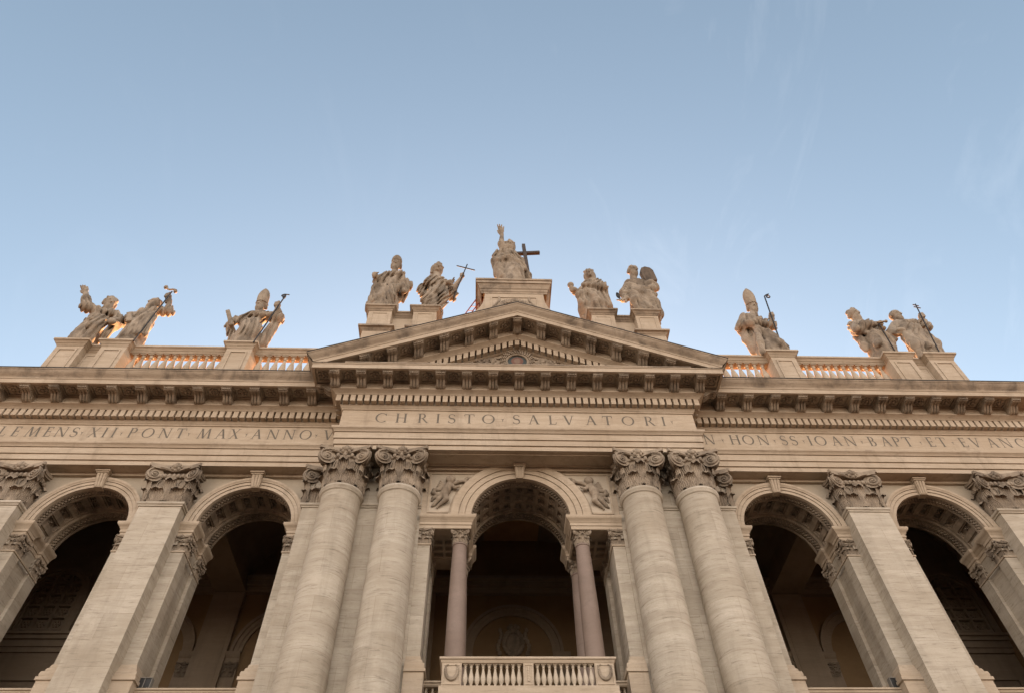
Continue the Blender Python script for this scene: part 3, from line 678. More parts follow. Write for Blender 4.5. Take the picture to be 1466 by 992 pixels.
def bay(x0, x1, y, f=None, par=None):      # one soffit panel between two modillions
    b = MB(); xm = (x0 + x1) / 2
    for xa, xb in ((x0 + .26, x0 + .36), (x1 - .36, x1 - .26)): b.box(xa, xb, y - 1.455, y - .605, 26.575, 26.65)
    b.box(x0 + .36, x1 - .36, y - .74, y - .605, 26.58, 26.652); b.box(x0 + .36, x1 - .36, y - 1.455, y - 1.36, 26.58, 26.652)
    rosette(b, xm, y - 1.05, 26.64, .27)
    if f: b.v = [(a, c, z + f(a)) for a, c, z in b.v]
    if f: part('soffit_panel', b, 'carved', par, None, 32, CL)
    else: part('soffit_panel', b, 'carved', par or CORN)
wm = [10.41 + 1.407 * k for k in range(12)]
for s in (1, -1):
    for k, x in enumerate(wm):
        link('modillion', ME_MOD, 'carved', CORN, (s * x, 0, 26.18 + H0))
        if k: bay(min(s * x, s * wm[k - 1]), max(s * x, s * wm[k - 1]), 0)
    bay(min(s * 9.2, s * 10.41), max(s * 9.2, s * 10.41), 0)
    link('modillion', ME_MOD, 'carved', CORN, (s * 8.64, -1.5, 26.18 + H0), s * PI / 2)
cmx = [1.302 * k for k in range(-7, 8)]
for k, x in enumerate(cmx):
    link('modillion', ME_MOD, 'carved', CORN, (x, -1.25, 26.18 + H0))
    if k: bay(cmx[k - 1], x, -1.25)
for s in (1, -1): bay(min(s * 9.114, s * 10.3), max(s * 9.114, s * 10.3), -1.25)

CL = [((0, 0, 27.0), (0, 0, -1))]
# pediment: the same profile, raked
LP = 10.55
def shear(x): return SL * (LP - abs(x))
PED = MB(); RP = [(-8.64, -1.25), (0, -1.25), (8.64, -1.25)]
def rake(mb, prof):
    k = len(prof); vs = []
    for sx in (-1, 0, 1):
        for o, z in prof:
            x = sx * (8.64 + o); vs.append((x, -1.25 - o - .012, z + shear(x)))
    mb.add(vs, [(i * k + j, (i + 1) * k + j, (i + 1) * k + j + 1, i * k + j + 1) for i in range(2) for j in range(k - 1)])
CL = [((0, 0, 27.0), (0, 0, -1))]
rk = MB(); rake(rk, RBED); rake(rk, BED2); rake(rk, SOF)
PD = part('raking_cornice', rk, 'trim', BAS, None, 32, CL)
rc = MB(); rake(rc, CYM); part('cymatium', rc, 'cyma', PD)
rf = MB(); rake(rf, FLASH); part('flashing', rf, 'lead', PD)
rd = MB(); dentils(rd, 0.1725, 8.8, -1.262, shear); dentils(rd, -0.1725, -8.8, -1.262, shear); dentils(rd, -.1725, .1725, -1.262, shear)
part('dentil_course', rd, 'trim', PD, None, 0, CL)
for k in range(-6, 7):
    x = 1.302 * k
    me = ME_MODA if k == 0 else (ME_MODL if k < 0 else ME_MODR)
    link('modillion', me, 'carved', PD, (x, -1.262, 26.18 + shear(x) + H0))
for k in range(-6, 6): bay(1.302 * k, 1.302 * (k + 1), -1.262, shear, PD)
ty = MB().prism([(-9.4, 26.8), (9.4, 26.8), (0, 26.8 + 9.4 * SL)], -1.25, .5)
TY = part('tympanum', ty, 'trim', BAS)
rt = MB(); vs = []
for x in (-LP, 0, LP):
    for y in (-2.6, 4.0): vs.append((x, y, 27.3 + shear(x)))
rt.add(vs, [(0, 2, 3, 1), (2, 4, 5, 3)]); rt.prism([(-9.6, 26.9), (9.6, 26.9), (0, 26.9 + 9.6 * SL)], 3.0, 3.9)
part('pediment_roof', rt, 'roof', BAS)
# medallion in the tympanum: wreathed mosaic bust, with scrolls
md = MB(); cz = 29.1
md.arc(0, cz, [(.52, -1.26), (.52, -1.36), (.57, -1.40), (.63, -1.36), (.63, -1.26)], 0, 2 * PI, 40)
for i in range(34):
    a = 2 * PI * i / 34
    for e in (0, 1, 2): md.ball((math.cos(a + e * .06) * (.69 + .10 * e), -1.33 - .03 * (i % 2), cz + math.sin(a + e * .06) * (.69 + .10 * e)), (.07, .09, .075), 6, 4)
MED = part('medallion', md, 'statue', TY)
def disc(mb, x, z, rx, rz, y, n=32): mb.add([(x + rx * math.cos(2 * PI * i / n), y, z + rz * math.sin(2 * PI * i / n)) for i in range(n)], [tuple(range(n))])
dm = MB(); disc(dm, 0, cz, .53, .53, -1.275); part('mosaic_disc', dm, 'mosaic', MED, None, 0)
ha = MB(); disc(ha, 0, cz + .1, .33, .33, -1.280); disc(ha, 0, cz - .35, .36, .22, -1.281); part('mosaic_halo', ha, 'mosaic2', MED, None, 0)
hd = MB(); disc(hd, 0, cz + .1, .17, .22, -1.286); part('mosaic_face', hd, 'mosaic3', MED, None, 0)
sc = MB()
for s in (1, -1):
    for k, (x, z, r) in enumerate(((1.35, 29.2, .26), (1.95, 29.15, .28), (2.6, 29.0, .24), (3.3, 28.7, .22), (4.0, 28.4, .18))):
        sc.tube([(s * (x + r * math.exp(-.16 * t) * math.cos(t)), -1.30, z + r * math.exp(-.16 * t) * math.sin(t)) for t in [i * .5 for i in range(20)]], .07, 5)
        sc.tube([(s * (x - .45 + .5 * t), -1.29, z - .28 + .2 * math.sin(t * 3)) for t in (0, .3, .6, .9, 1.2)], .07, 5)
        for q in range(8): sc.ball((s * (x - .5 + .16 * q), -1.29, z - .1 + .34 * math.sin(q * 2.2 + k)), (.12, .07, .09), 6, 4)
        for q in range(5): sc.ball((s * (x + .3 * math.cos(q)), -1.30, z + .32 * math.sin(q * 1.3)), (.13, .07, .10), 6, 4)
part('scroll_relief', sc, 'statue', TY)
# ------------------------------------------------------------------ roof, parapets and pedestals
rf = MB(); rf.box(-26.2, 26.2, .1, 14, 26.7, 27.28); part('roof_deck', rf, 'roof', BAS)
def capm(zt): return [(0, zt - .47), (.03, zt - .46), (.03, zt - .41), (.06, zt - .39), (.06, zt - .33), (.10, zt - .31), (.13, zt - .25), (.19, zt - .18), (.22, zt - .16), (.25, zt - .15), (.25, zt - .02), (.22, zt), (-.9, zt)]
def panel(mb, x0, x1, y, z0, z1, w=.10, d=.05):
    mb.box(x0, x1, y - d, y + .02, z1 - w, z1); mb.box(x0, x1, y - d, y + .02, z0, z0 + w)
    mb.box(x0, x0 + w, y - d, y + .02, z0 + w, z1 - w); mb.box(x1 - w, x1, y - d, y + .02, z0 + w, z1 - w)
def baluster_mesh(h, r, name):
    p = [(.62, 0), (.62, .06), (.5, .065), (.55, .10), (.42, .13), (.5, .16), (.82, .24), (1.0, .34), (.97, .42), (.78, .54), (.52, .68), (.40, .78), (.38, .82), (.55, .835), (.55, .86), (.42, .87), (.44, .90), (.62, .93), (.64, .95), (.66, .952)]
    m = MB().lathe(0, 0, [(a * r, b * h) for a, b in p], 14); m.box(-.86 * r, .86 * r, -.86 * r, .86 * r, .952 * h, h); m.box(-.8 * r, .8 * r, -.8 * r, .8 * r, 0, .06 * h)
    return m.mesh(name, 40, False)
ZT = 32.4
ME_BAL = baluster_mesh(1.80, .205, 'baluster')
nb = 0
for s in (1, -1):
    P_ = [(9.3, .81), (15.14, .81), (15.14, .35), (16.60, .35), (16.60, .81), (22.23, .81), (22.23, .35), (23.69, .35), (23.69, .81), (24.68, .81), (24.68, .35), (26.20, .35), (26.20, 2.4)]
    rail = MB().sweep(mir(P_, s), capm(ZT)); rail.box(s * 9.3, s * 15.2, .805, 1.18, ZT - .45, ZT - .02); rail.box(s * 16.5, s * 22.3, .805, 1.18, ZT - .45, ZT - .02)
    RB = part('roof_balustrade', rail, 'trim', BAS)
    pl = MB(); pl.box(s * 9.3, s * 24.8, .62, 1.6, 27.25, 29.35); pl.box(s * 9.3, s * 24.8, .75, 1.4, 29.35, 30.17)
    part('plinth_wall', pl, 'trim', RB)
    for c, hw in ((15.87, .73), (22.96, .73), (25.44, .76)):
        m = MB().box(s * c - hw, s * c + hw, .35, 2.3, 27.25, ZT - .46)
        panel(m, s * c - hw + .22, s * c + hw - .22, .35, 29.6, ZT - .72)
        m.box(s * c - hw - .12, s * c + hw + .12, .22, 2.35, 27.25, 29.3); m.box(s * c - hw - .06, s * c + hw + .06, .28, 2.35, 29.3, 29.42)
        m.box(s * c - hw - .1, s * c + hw + .1, .3, 2.4, ZT - .3, ZT - .004)
        part('pedestal', m, 'trim', BAS)
    m = MB().box(s * 23.6, s * 24.75, .812, 2.2, 27.25, ZT - .46); panel(m, min(s * 23.75, s * 24.62), max(s * 23.75, s * 24.62), .812, 29.6, ZT - .72, .06, .03); part('parapet_wall', m, 'trim', BAS)
    for a, b, n in ((16.70, 22.13, 12), (10.3, 14.98, 10)):
        for i in range(n):
            link('baluster', ME_BAL, 'trim', RB, (s * (a + (b - a) * (i + .5) / n), 1.0, 30.16 + H0), PI / 4 * 0)
# pedestals behind the pediment
ZA2 = 35.5
for s in (1, -1):
    P_ = [(4.76, 2.4), (4.76, -.25), (6.16, -.25), (6.16, .27), (7.47, .27), (7.47, -.25), (8.87, -.25), (8.87, 2.4)]
    m = MB().sweep(mir(P_, s), capm(ZA2)); m.box(s * 5.9, s * 7.6, .28, 1.9, 33.4, ZA2 - .02)
    part('attic_cornice', m, 'cyma', BAS)
    P2 = [(4.66, 2.4), (4.66, -.30), (6.26, -.30), (6.26, .22), (7.37, .22), (7.37, -.30), (8.97, -.30), (8.97, 2.4)]
    m = MB().sweep(mir(P2, s), [(0, 32.95), (.03, 32.97), (.03, 33.02), (.08, 33.05), (.10, 33.1), (.18, 33.17), (.22, 33.18), (.25, 33.19), (.25, 33.33), (.22, 33.36), (-.5, 33.4)])
    part('attic_cornice', m, 'cyma', BAS)
    for c in (5.46, 8.17):
        m = MB().box(s * c - .70, s * c + .70, -.25, 2.4, 33.3, ZA2 - .46); m.box(s * c - .80, s * c + .80, -.30, 2.4, 28, 33.0)
        panel(m, s * c - .5, s * c + .5, -.25, 33.62, ZA2 - .62, .07, .03)
        m.box(s * c - .8, s * c + .8, -.2, 2.5, ZA2 - .3, ZA2 - .004)
        part('pedestal', m, 'trim', BAS)
    m = MB().box(s * 6.1, s * 7.5, .272, 2.2, 28, ZA2 - .46); part('parapet_wall', m, 'trim', BAS)
# central pedestal
cp = MB(); hw = 1.84
cp.sweep([(-hw - .2, 1.6), (-hw - .2, -.62), (hw + .2, -.62), (hw + .2, 1.6)], [(0, 36.62), (.03, 36.64), (.03, 36.76), (.09, 36.84), (.09, 36.98), (.16, 37.06), (.17, 37.18), (.26, 37.34), (.28, 37.38), (.34, 37.4), (.34, 37.64), (.40, 37.66), (.40, 37.83), (-1.2, 37.87)])
cp.box(-1.95, 1.95, -.68, 1.6, 37.6, 37.97); cp.box(-1.28, 1.28, -.62, 1.5, 37.97, 38.1)
part('pedestal_cornice', cp, 'cyma', BAS)
cb = MB(); arcp = [(hw, 36.64)]
for k in range(13):
    a = PI + (PI / 2) * k / 12
    arcp.append((hw + .03 + 1.55 * (1 + math.cos(a)), 36.45 + 2.2 * math.sin(a)))
poly = [(x, z) for x, z in arcp] + [(3.4, 31.5), (-3.4, 31.5)] + [(-x, z) for x, z in arcp[::-1]]
cb.prism(poly, -.55, 1.3)
cb.sweep([(-hw, 1.2), (-hw, -.62), (hw, -.62), (hw, 1.2)], [(0, 33.4), (0, 36.62)]) 

panel(cb, -1.45, 1.45, -.62, 33.4, 36.25, .08, .05)
CP = part('central_pedestal', cb, 'trim', BAS)
gl = MB()
for e in (1, -1):
    pts = [(e * (.05 + 1.1 * math.sin(t)), -.68, 34.55 + 1.15 * math.cos(t)) for t in [i * .16 for i in range(12)]]
    gl.tube(pts, [.14 - .006 * i for i in range(12)], 7)
    for i, (x, y, z) in enumerate(pts):
        for q in range(3): gl.ball((x + .13 * math.cos(i * 2 + q * 2.1), y - .05, z + .13 * math.sin(i * 2 + q * 2.1)), (.09, .07, .12), 6, 4)
    gl.tube([(e * (1.15 + .22 * math.sin(t)), -.66, 34.2 + t * .38) for t in [i * .4 for i in range(14)]], .08, 6)
for q in range(9): gl.ball((.2 * math.cos(q * .7), -.69, 35.72 + .2 * math.sin(q * .7)), (.1, .08, .1), 6, 4)
part('laurel_relief', gl, 'carved', CP)

# ------------------------------------------------------------------ balcony and loggia railings
ME_BALS = baluster_mesh(.82, .094, 'small_baluster')
zr = 12.66
bl = MB(); hb = 3.0
bl.sweep([(-hb, .35), (-hb, -1.28), (hb, -1.28), (hb, .35)], [(-.28, zr - .20), (0, zr - .20), (.03, zr - .17), (.05, zr - .11), (.10, zr - .08), (.10, zr - .01), (.08, zr), (-.30, zr)])
bl.sweep([(-hb - .08, .35), (-hb - .08, -1.34), (hb + .08, -1.34), (hb + .08, .35)], [(-.3, 11.65), (0, 11.65), (0, 11.30), (.02, 11.1), (.06, 10.98), (.20, 10.95), (.24, 10.9), (.24, 10.8), (.10, 10.74), (.05, 10.5), (-1.2, 10.4)])
bl.box(-hb + .25, hb - .25, -1.1, .3, 11.0, 11.3)
BALC = part('balcony', bl, 'trim', BAS)
for x in (-2.66, 2.66):
    m = MB().box(x - .34, x + .34, -1.28, -1.0, 11.65, zr - .2); panel(m, x - .3, x + .3, -1.28, 11.7, zr - .25, .04, .025)
    o = part('balcony_panel', m, 'trim', BALC)
    f = MB(); pts = [(x + .21 * math.cos(t), -1.30, 12.22 + .33 * math.sin(t)) for t in [PI + PI * i / 16 for i in range(17)]]
    f.tube(pts, [.04 + .035 * math.sin(PI * i / 16) for i in range(17)], 7)
    for i, (a, b, c) in enumerate(pts):
        f.ball((a, b - .03, c), (.05, .04, .05), 6, 4)
    for e in (-1, 1): f.tube([(x + e * .21, -1.30, 12.22), (x + e * .2, -1.3, 12.36), (x + e * .12, -1.3, 12.4)], .03, 5)
    part('festoon', f, 'carved', o)
m = MB().box(-.18, .18, -1.28, -1.0, 11.65, zr - .2); panel(m, -.15, .15, -1.28, 11.7, zr - .25, .035, .02)
for k in range(6): m.ball((0, -1.29, 11.85 + k * .09), (.05, .04, .06), 6, 4)
part('balcony_panel', m, 'trim', BALC)
for s in (1, -1):
    for i in range(10): link('baluster', ME_BALS, 'marble', BALC, (s * (.22 + 2.08 * (i + .5) / 10), -1.14, 11.65 + H0))
RAILP = [(-.3, zr - .18), (0, zr - .18), (.04, zr - .14), (.05, zr - .08), (.10, zr - .06), (.10, zr), (-.3, zr)]
for s in (1, -1):
    for x0, x1, y in ((10.0, 14.7, .98), (17.2, 21.8, .98), (3.08, 4.2, .45)):
        m = MB().sweep(mir([(x0, y), (x1, y)], s), RAILP); m.box(s * x0, s * x1, y, y + .3, 10.8, 11.75)
        n = 9 if x1 - x0 > 2 else 3
        if n == 9: m.box(s * ((x0 + x1) / 2 - .3), s * ((x0 + x1) / 2 + .3), y + .02, y + .28, 11.75, zr - .17)
        o = part('loggia_railing', m, 'trim', BAS)
        for i in range(n):
            if n == 9 and i == 4: continue
            link('baluster', ME_BALS, 'marble', o, (s * (x0 + .2 + (x1 - x0 - .4) * (i + .5) / n), y + .14, 11.74 + H0))

# ------------------------------------------------------------------ inside of the loggia
YB = 11.0
lg = MB(); lg.box(-25.9, 25.9, YB, YB + .4, 9.2, 27.19); lg.box(-26.0, -25.7, 3, YB, 9.2, 27.19); lg.box(25.7, 26.0, 3, YB, 9.2, 27.19)
lg.box(-26, 26, 3.04, YB + .2, 9.2, 11.35)
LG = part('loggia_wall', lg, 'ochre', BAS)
vt = MB()
for (xa, xb) in ((-25.7, -16.8), (-15.1, -8.9), (-7.1, 7.1), (8.9, 15.1), (16.8, 25.7)):
    xm, hw_ = (xa + xb) / 2, (xb - xa) / 2; k = 16; vs = []
    for i in range(k + 1):
        a = PI * i / k
        for y in (3.04, YB): vs.append((xm - hw_ * math.cos(a), y, 23.6 + min(hw_, 3.2) * math.sin(a)))
    vt.add(vs, [(2 * i, 2 * i + 1, 2 * i + 3, 2 * i + 2) for i in range(k)])
for s in (1, -1):
    for x in (8.0, 15.95): vt.box(s * x - .9, s * x + .9, 3.04, YB - .3, 22.9, 25.6)
vt.box(-25.9, 25.9, 2.9, YB + .5, 26.95, 27.22)
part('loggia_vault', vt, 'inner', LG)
it = MB()
for s in (1, -1):
    for x in (5.2, 8.6, 15.95, 22.9):
        it.box(s * x - .86, s * x + .86, YB - .28, YB, 11.3, 23.0); 
        it.box(s * x - .62, s * x + .62, YB - .30, YB - .281, 12.6, 22.2)
it.box(-24.5, 24.5, YB - .34, YB, 22.9, 23.2); it.box(-24.5, 24.5, YB - .55, YB, 23.2, 23.5); it.box(-24.5, 24.5, YB - .8, YB, 23.5, 23.7)
for xc, R in ((0, 2.15), (12.35, 2.0), (-12.35, 2.0), (19.5, 2.0), (-19.5, 2.0)):
    it.arc(xc, 19.45, [(R, YB - .02), (R, YB - .12), (R + .2, YB - .12), (R + .2, YB - .16), (R + .42, YB - .16), (R + .44, YB - .24), (R + .6, YB - .24), (R + .6, YB)], 0, PI, 32)
    for e in (1, -1):
        a = [(xc + e * R, YB - .1), (xc + e * (R + .95), YB - .1)]
        if a[0][0] > a[1][0]: a = a[::-1]
        it.sweep(a, [(0, 18.85), (.04, 18.88), (.04, 19.1), (.1, 19.16), (.16, 19.3), (.18, 19.42), (-.05, 19.45)]); it.box(xc + e * R, xc + e * (R + .9), YB - .1, YB, 11.3, 18.9)
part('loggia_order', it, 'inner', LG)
for xc in (12.35, -12.35, 19.5, -19.5):
    for e in (1, -1): link('small_capital', ME_CAPS, 'carved', LG, (xc + e * (2.0 + .42), YB - .12, 18.1 + H0))
cz_ = MB()                                   # carved arms over the inner window
for q in range(22):
    a = q * 2 * PI / 22; cz_.ball((.05 + .5 * math.cos(a), YB - .12, 20.0 + .68 * math.sin(a)), (.13, .08, .15), 7, 5)
cz_.ball((.05, YB - .08, 20.0), (.40, .1, .55), 14, 8)
for e in (-1, 1):
    for q in range(7): cz_.ball((.05 + e * (.75 + .1 * math.sin(q)), YB - .1, 19.4 + .22 * q), (.12, .08, .16), 6, 4)
for q in range(6): cz_.ball((.05 + .25 * math.cos(q * 1.05), YB - .15, 20.85 + .1 * math.sin(q * 2)), (.13, .1, .13), 7, 5)
part('carved_arms', cz_, 'carved', LG)
for s in (1, -1):                            # coffered niche in each end bay
    ce = MB(); Y = 8.6
    ce.box(s * 21.9, s * 25.72, Y, Y + .5, 9.3, 26.9)
    for r in range(5):
        for c in range(3):
            x0, z0 = 22.72 + c * .77, 19.25 + r * .66
            ce.box(s * x0, s * (x0 + .12), Y - .2, Y, z0, z0 + .66); ce.box(s * (x0 + .12), s * (x0 + .77), Y - .2, Y, z0, z0 + .12)
            for q in range(7):
                t = q * PI * 2 / 6; rr = .14 if q else 0
                ce.ball((s * (x0 + .445 + rr * math.cos(t)), Y - .06, z0 + .39 + rr * math.sin(t)), (.085, .07, .085), 6, 4)
    ce.box(s * 25.03, s * 25.15, Y - .2, Y, 19.25, 22.6)
    ce.arc(s * 23.94, 21.2, [(1.25, Y - .02), (1.25, Y - .26), (1.42, Y - .26), (1.44, Y - .32), (1.62, Y - .32), (1.66, Y - .02)], 0, PI, 28)
    for x in (22.5, 25.38): ce.box(s * (x - .18), s * (x + .18), Y - .24, Y, 19.1, 21.2)
    for z0, z1, d in ((18.95, 19.1, .42), (18.75, 18.95, .30), (18.4, 18.75, .18), (18.15, 18.4, .1)): ce.box(s * 22.0, s * 25.7, Y - d, Y, z0, z1)
    for z0, z1 in ((16.75, 16.9), (14.1, 14.25)): ce.box(s * 22.5, s * 25.2, Y - .1, Y, z0, z1)
    for x in (22.5, 25.05): ce.box(s * x, s * (x + .15), Y - .1, Y, 14.25, 16.75)
    part('coffered_niche', ce, 'inner', LG)
# ------------------------------------------------------------------ carved figures: one continuous surface each
_rng = np.random.default_rng(7)
_LAT = _rng.random((32, 32, 32)).astype(np.float32)
def vnoise(x, y, z):
    xi, yi, zi = np.floor(x).astype(np.int32), np.floor(y).astype(np.int32), np.floor(z).astype(np.int32)
    fx, fy, fz = x - xi, y - yi, z - zi
    fx, fy, fz = fx * fx * (3 - 2 * fx), fy * fy * (3 - 2 * fy), fz * fz * (3 - 2 * fz)
    def L(a, b, c): return _LAT[(xi + a) & 31, (yi + b) & 31, (zi + c) & 31]
    x00 = L(0, 0, 0) * (1 - fx) + L(1, 0, 0) * fx; x10 = L(0, 1, 0) * (1 - fx) + L(1, 1, 0) * fx
    x01 = L(0, 0, 1) * (1 - fx) + L(1, 0, 1) * fx; x11 = L(0, 1, 1) * (1 - fx) + L(1, 1, 1) * fx
    return (x00 * (1 - fy) + x10 * fy) * (1 - fz) + (x01 * (1 - fy) + x11 * fy) * fz

def surface_nets(d, org, h):
    s = d < 0; nx, ny, nz = d.shape
    acc = np.zeros((nx - 1, ny - 1, nz - 1, 3), np.float32); cnt = np.zeros((nx - 1, ny - 1, nz - 1), np.float32)
    def sl(o): return tuple(slice(o[k], o[k] + (nx, ny, nz)[k] - 1) for k in range(3))
    for ax in range(3):
        o1, o2 = [k for k in range(3) if k != ax]
        for a in (0, 1):
            for b in (0, 1):
                p = [0, 0, 0]; p[o1] = a; p[o2] = b; q = list(p); q[ax] = 1
                A, B = d[sl(p)], d[sl(q)]; m = (A < 0) != (B < 0)
                t = A[m] / (A[m] - B[m])
                for k in range(3):
                    acc[..., k][m] += p[k] + (t if k == ax else 0)
                cnt[m] += 1
    act = cnt > 0; idx = -np.ones(act.shape, np.int64); idx[act] = np.arange(act.sum())
    ii = np.argwhere(act)
    V = np.array(org) + h * (ii + acc[act] / cnt[act][:, None])
    F = []
    for ax in range(3):
        o1, o2 = (ax + 1) % 3, (ax + 2) % 3
        A = np.take(s, range(0, d.shape[ax] - 1), axis=ax); B = np.take(s, range(1, d.shape[ax]), axis=ax)
        e = np.argwhere(A != B)
        e = e[(e[:, o1] > 0) & (e[:, o2] > 0) & (e[:, o1] < d.shape[o1] - 1) & (e[:, o2] < d.shape[o2] - 1)]
        fl = A[tuple(e.T)]
        def cell(d1, d2):
            c = e.copy(); c[:, o1] += d1; c[:, o2] += d2; return idx[tuple(c.T)]
        q = np.stack([cell(-1, -1), cell(0, -1), cell(0, 0), cell(-1, 0)], 1)
        q[~fl] = q[~fl][:, ::-1]; F.append(q)
    return V, np.concatenate(F)

class Fig:
    def __init__(s, Xb=0.0, Ys=0.0, zb=0.0, k=0.16, flat=False):
        s.pr = []; s.k = k; s.kx = 0 if flat else (Xb - CX) / (CD + Ys); s.kz = 0 if flat else (zb + 4.0) / (CD + Ys)
    def p(s, a):
        x, z = a[0], a[1]; dy = a[2] if len(a) > 2 else 0.0
        return np.array((x + dy * s.kx, dy, z + dy * s.kz), np.float32)
    def cap(s, a, b, ra, rb, cl=1, k=None):
        if cl and s.kz: ra *= .76; rb *= .76; k = k or .2
        s.pr.append(('c', s.p(a), s.p(b), ra, rb, cl, k or s.k)); return s
    def chain(s, pts, rs, cl=1, k=None):
        if not isinstance(rs, (list, tuple)): rs = [rs] * len(pts)
        if cl and s.kz and pts[0][1] > 4.0 and hasattr(s, 'xc'):     # sleeves and mantles hang from the shoulder itself
            p0 = pts[0]; pts = [(s.xc + (p0[0] - s.xc) * .74, p0[1] - .26) + tuple(p0[2:])] + list(pts[1:])
        for i in range(len(pts) - 1): s.cap(pts[i], pts[i + 1], rs[i], rs[i + 1], cl, k)
        return s
    def ell(s, c, r, cl=1, R=None, k=None, raw=False): s.pr.append(('e', np.array(c, np.float32) if raw else s.p(c), np.array(r, np.float32), R, None, cl, k or s.k)); return s
    def sub(s, c, r): s.pr.append(('s', np.array(c, np.float32), r, None, None, 0, .04)); return s
    def box(s, c, hf, R=None, cl=0, rd=.04, raw=False): s.pr.append(('b', np.array(c, np.float32) if raw else s.p(c), np.array(hf, np.float32), R, rd, cl, .05)); return s
    def head(s, c, r=.37, yaw=0.0, pitch=0.0, roll=0.0, hair='short', beard=.0):
        pitch = pitch * .35 - .38; c = s.p(c); R = (Matrix.Rotation(yaw, 3, 'Z') @ Matrix.Rotation(-pitch, 3, 'X') @ Matrix.Rotation(roll, 3, 'Y'))
        Rn = np.array(R, np.float32)
        W_ = lambda x, y, z: c + Rn @ np.array((x * r, y * r, z * r), np.float32)
        C = lambda a, b, ra, rb, k=.05: s.pr.append(('c', W_(*a), W_(*b), ra * r, rb * r, 0, k))
        E = lambda a, q, k=.06: s.pr.append(('e', W_(*a), np.array(q, np.float32) * r, Rn.T, None, 0, k))
        E((0, .12, .25), (.86, .98, .95)); E((0, -.18, -.35), (.66, .78, .85))
        C((0, -.92, .12), (0, -1.12, -.28), .10, .17); C((-.42, -.80, .22), (.42, -.80, .22), .13, .13)
        C((-.40, -.62, -.35), (.40, -.62, -.35), .22, .22); C((-.16, -.88, -.55), (.16, -.88, -.55), .10, .10); E((0, -.68, -.85), (.34, .32, .26))
        for e in (-1, 1):
            s.sub(W_(e * .36, -.93, .05), .15 * r); E((e * .86, .1, -.05), (.10, .2, .28))
        s.sub(W_(0, -1.0, -.68), .07 * r)
        if beard:
            for k, (x, y, z, q) in enumerate(((0, -.74, -1.0, .42), (-.42, -.48, -.78, .34), (.42, -.48, -.78, .34), (-.22, -.72, -1.25, .32), (.24, -.70, -1.3, .3), (0, -.7, -1.25 - .6 * beard, .3), (.1, -.66, -1.3 - beard, .2))):
                E((x, y, z), (q, q, q * 1.2), .08)
        if hair != 'bald':
            g = np.random.default_rng(int(abs(c[0] * 100) + 3))
            for k in range(26):
                a = g.uniform(0, 2 * PI); b = g.uniform(.15, 1.25); 
                x, y, z = math.cos(a) * math.cos(b), math.sin(a) * math.cos(b), math.sin(b)
                if y < -.35 and z < .75: continue
                E((x * .88, .12 + y * .95, .28 + z * .9), (.26, .26, .22), .05)
            for e in (-1, 1):
                for q in range(3): E((e * .80, .15 + .1 * q, .2 - .3 * q), (.26, .32, .3), .06)
            if hair == 'long':
                for e in (-1, 1): C((e * .74, .25, -.2), (e * .72, .2, -1.25), .34, .30, .08)
                C((0, .75, 0), (0, .6, -1.2), .6, .5, .1)
        q = s.p((s.ctr[0], s.ctr[1] + .12, .02)) if hasattr(s, 'ctr') else c + np.array((0, .10, -1.75 * r), np.float32)
        s.pr.append(('c', W_(0, .1, -.7), q, .47 * r, .78 * r, 0, .10))
        return W_
    def hand(s, wrist, tip, spread=True, thumb=1):
        a, b = s.p(wrist), s.p(tip); d = b - a; L = float(np.linalg.norm(d)); d = d / L
        side = np.cross(d, np.array((0, 1, 0), np.float32)); side /= np.linalg.norm(side) + 1e-6; nrm = np.cross(side, d)
        q = a + d * L * .38
        s.pr.append(('c', a, q, .13, .17, 0, .06))
        for i, (o, ln_, bend) in enumerate(((-.14, .82, .02), (-.05, 1.0, .10), (.05, .96, .16), (.14, .78, .22))):
            k1 = q + side * o * 1.1 + d * L * .25 * ln_; k2 = q + side * o * (1.7 if spread else 1.2) + d * L * .62 * ln_ - nrm * bend
            s.pr.append(('c', q + side * o, k1, .07, .062, 0, .03)); s.pr.append(('c', k1, k2, .062, .05, 0, .02))
        t1 = a + side * .22 * thumb + d * L * .28; s.pr.append(('c', a + side * .08 * thumb, t1, .08, .07, 0, .03)); s.pr.append(('c', t1, t1 + d * L * .22 + side * .05 * thumb, .065, .05, 0, .02))
    def grip(s, c, r=.17):
        c = s.p(c); s.pr.append(('e', c, np.array((r, r * .95, r * 1.1), np.float32), None, None, 0, .06))
        for i in range(4):
            z = -r * .75 + i * r * .5
            s.pr.append(('c', c + np.array((-r * .7, -r * .55, z), np.float32), c + np.array((r * .6, -r * .75, z + .02), np.float32), .055, .05, 0, .02))
        s.pr.append(('c', c + np.array((-r * .5, -r * .3, r), np.float32), c + np.array((r * .4, -r * .8, r * 1.1), np.float32), .06, .05, 0, .02))
    def body(s, shL, shR, waist, hem, hwW=.5, hwH=.95, depth=.5):
        s.xc = (shL[0] + shR[0]) / 2; w_ = abs(shR[0] - shL[0]) * .5
        s.sk = (waist, hem, hwW, hwH)
        shL = (s.xc + (shL[0] - s.xc) * .70, shL[1] - .34); shR = (s.xc + (shR[0] - s.xc) * .70, shR[1] - .34); hwH *= .92; hwW *= .95
        cx = (s.xc, (shL[1] + shR[1]) / 2); s.ctr = cx
        s.cap(shL, shR, .34, .34); s.ell((cx[0], cx[1] - .4, -.06), (w_ * .70 + .10, .36, .62))
        s.cap((cx[0], cx[1] - .3, -.02), (waist[0], waist[1], -.02), .46, .44)
        for e in (-1, 1):
            s.cap((cx[0] + e * w_ * .5, cx[1] - .3), (waist[0] + e * (hwW - .28), waist[1]), .34, .36)
            s.cap((waist[0] + e * (hwW - .30), waist[1] + .1), (hem[0] + e * (hwH - .38), .35, .05), .40, .48)
        s.cap((waist[0], waist[1] + .1), (hem[0], .35, -.10), .46, .62)
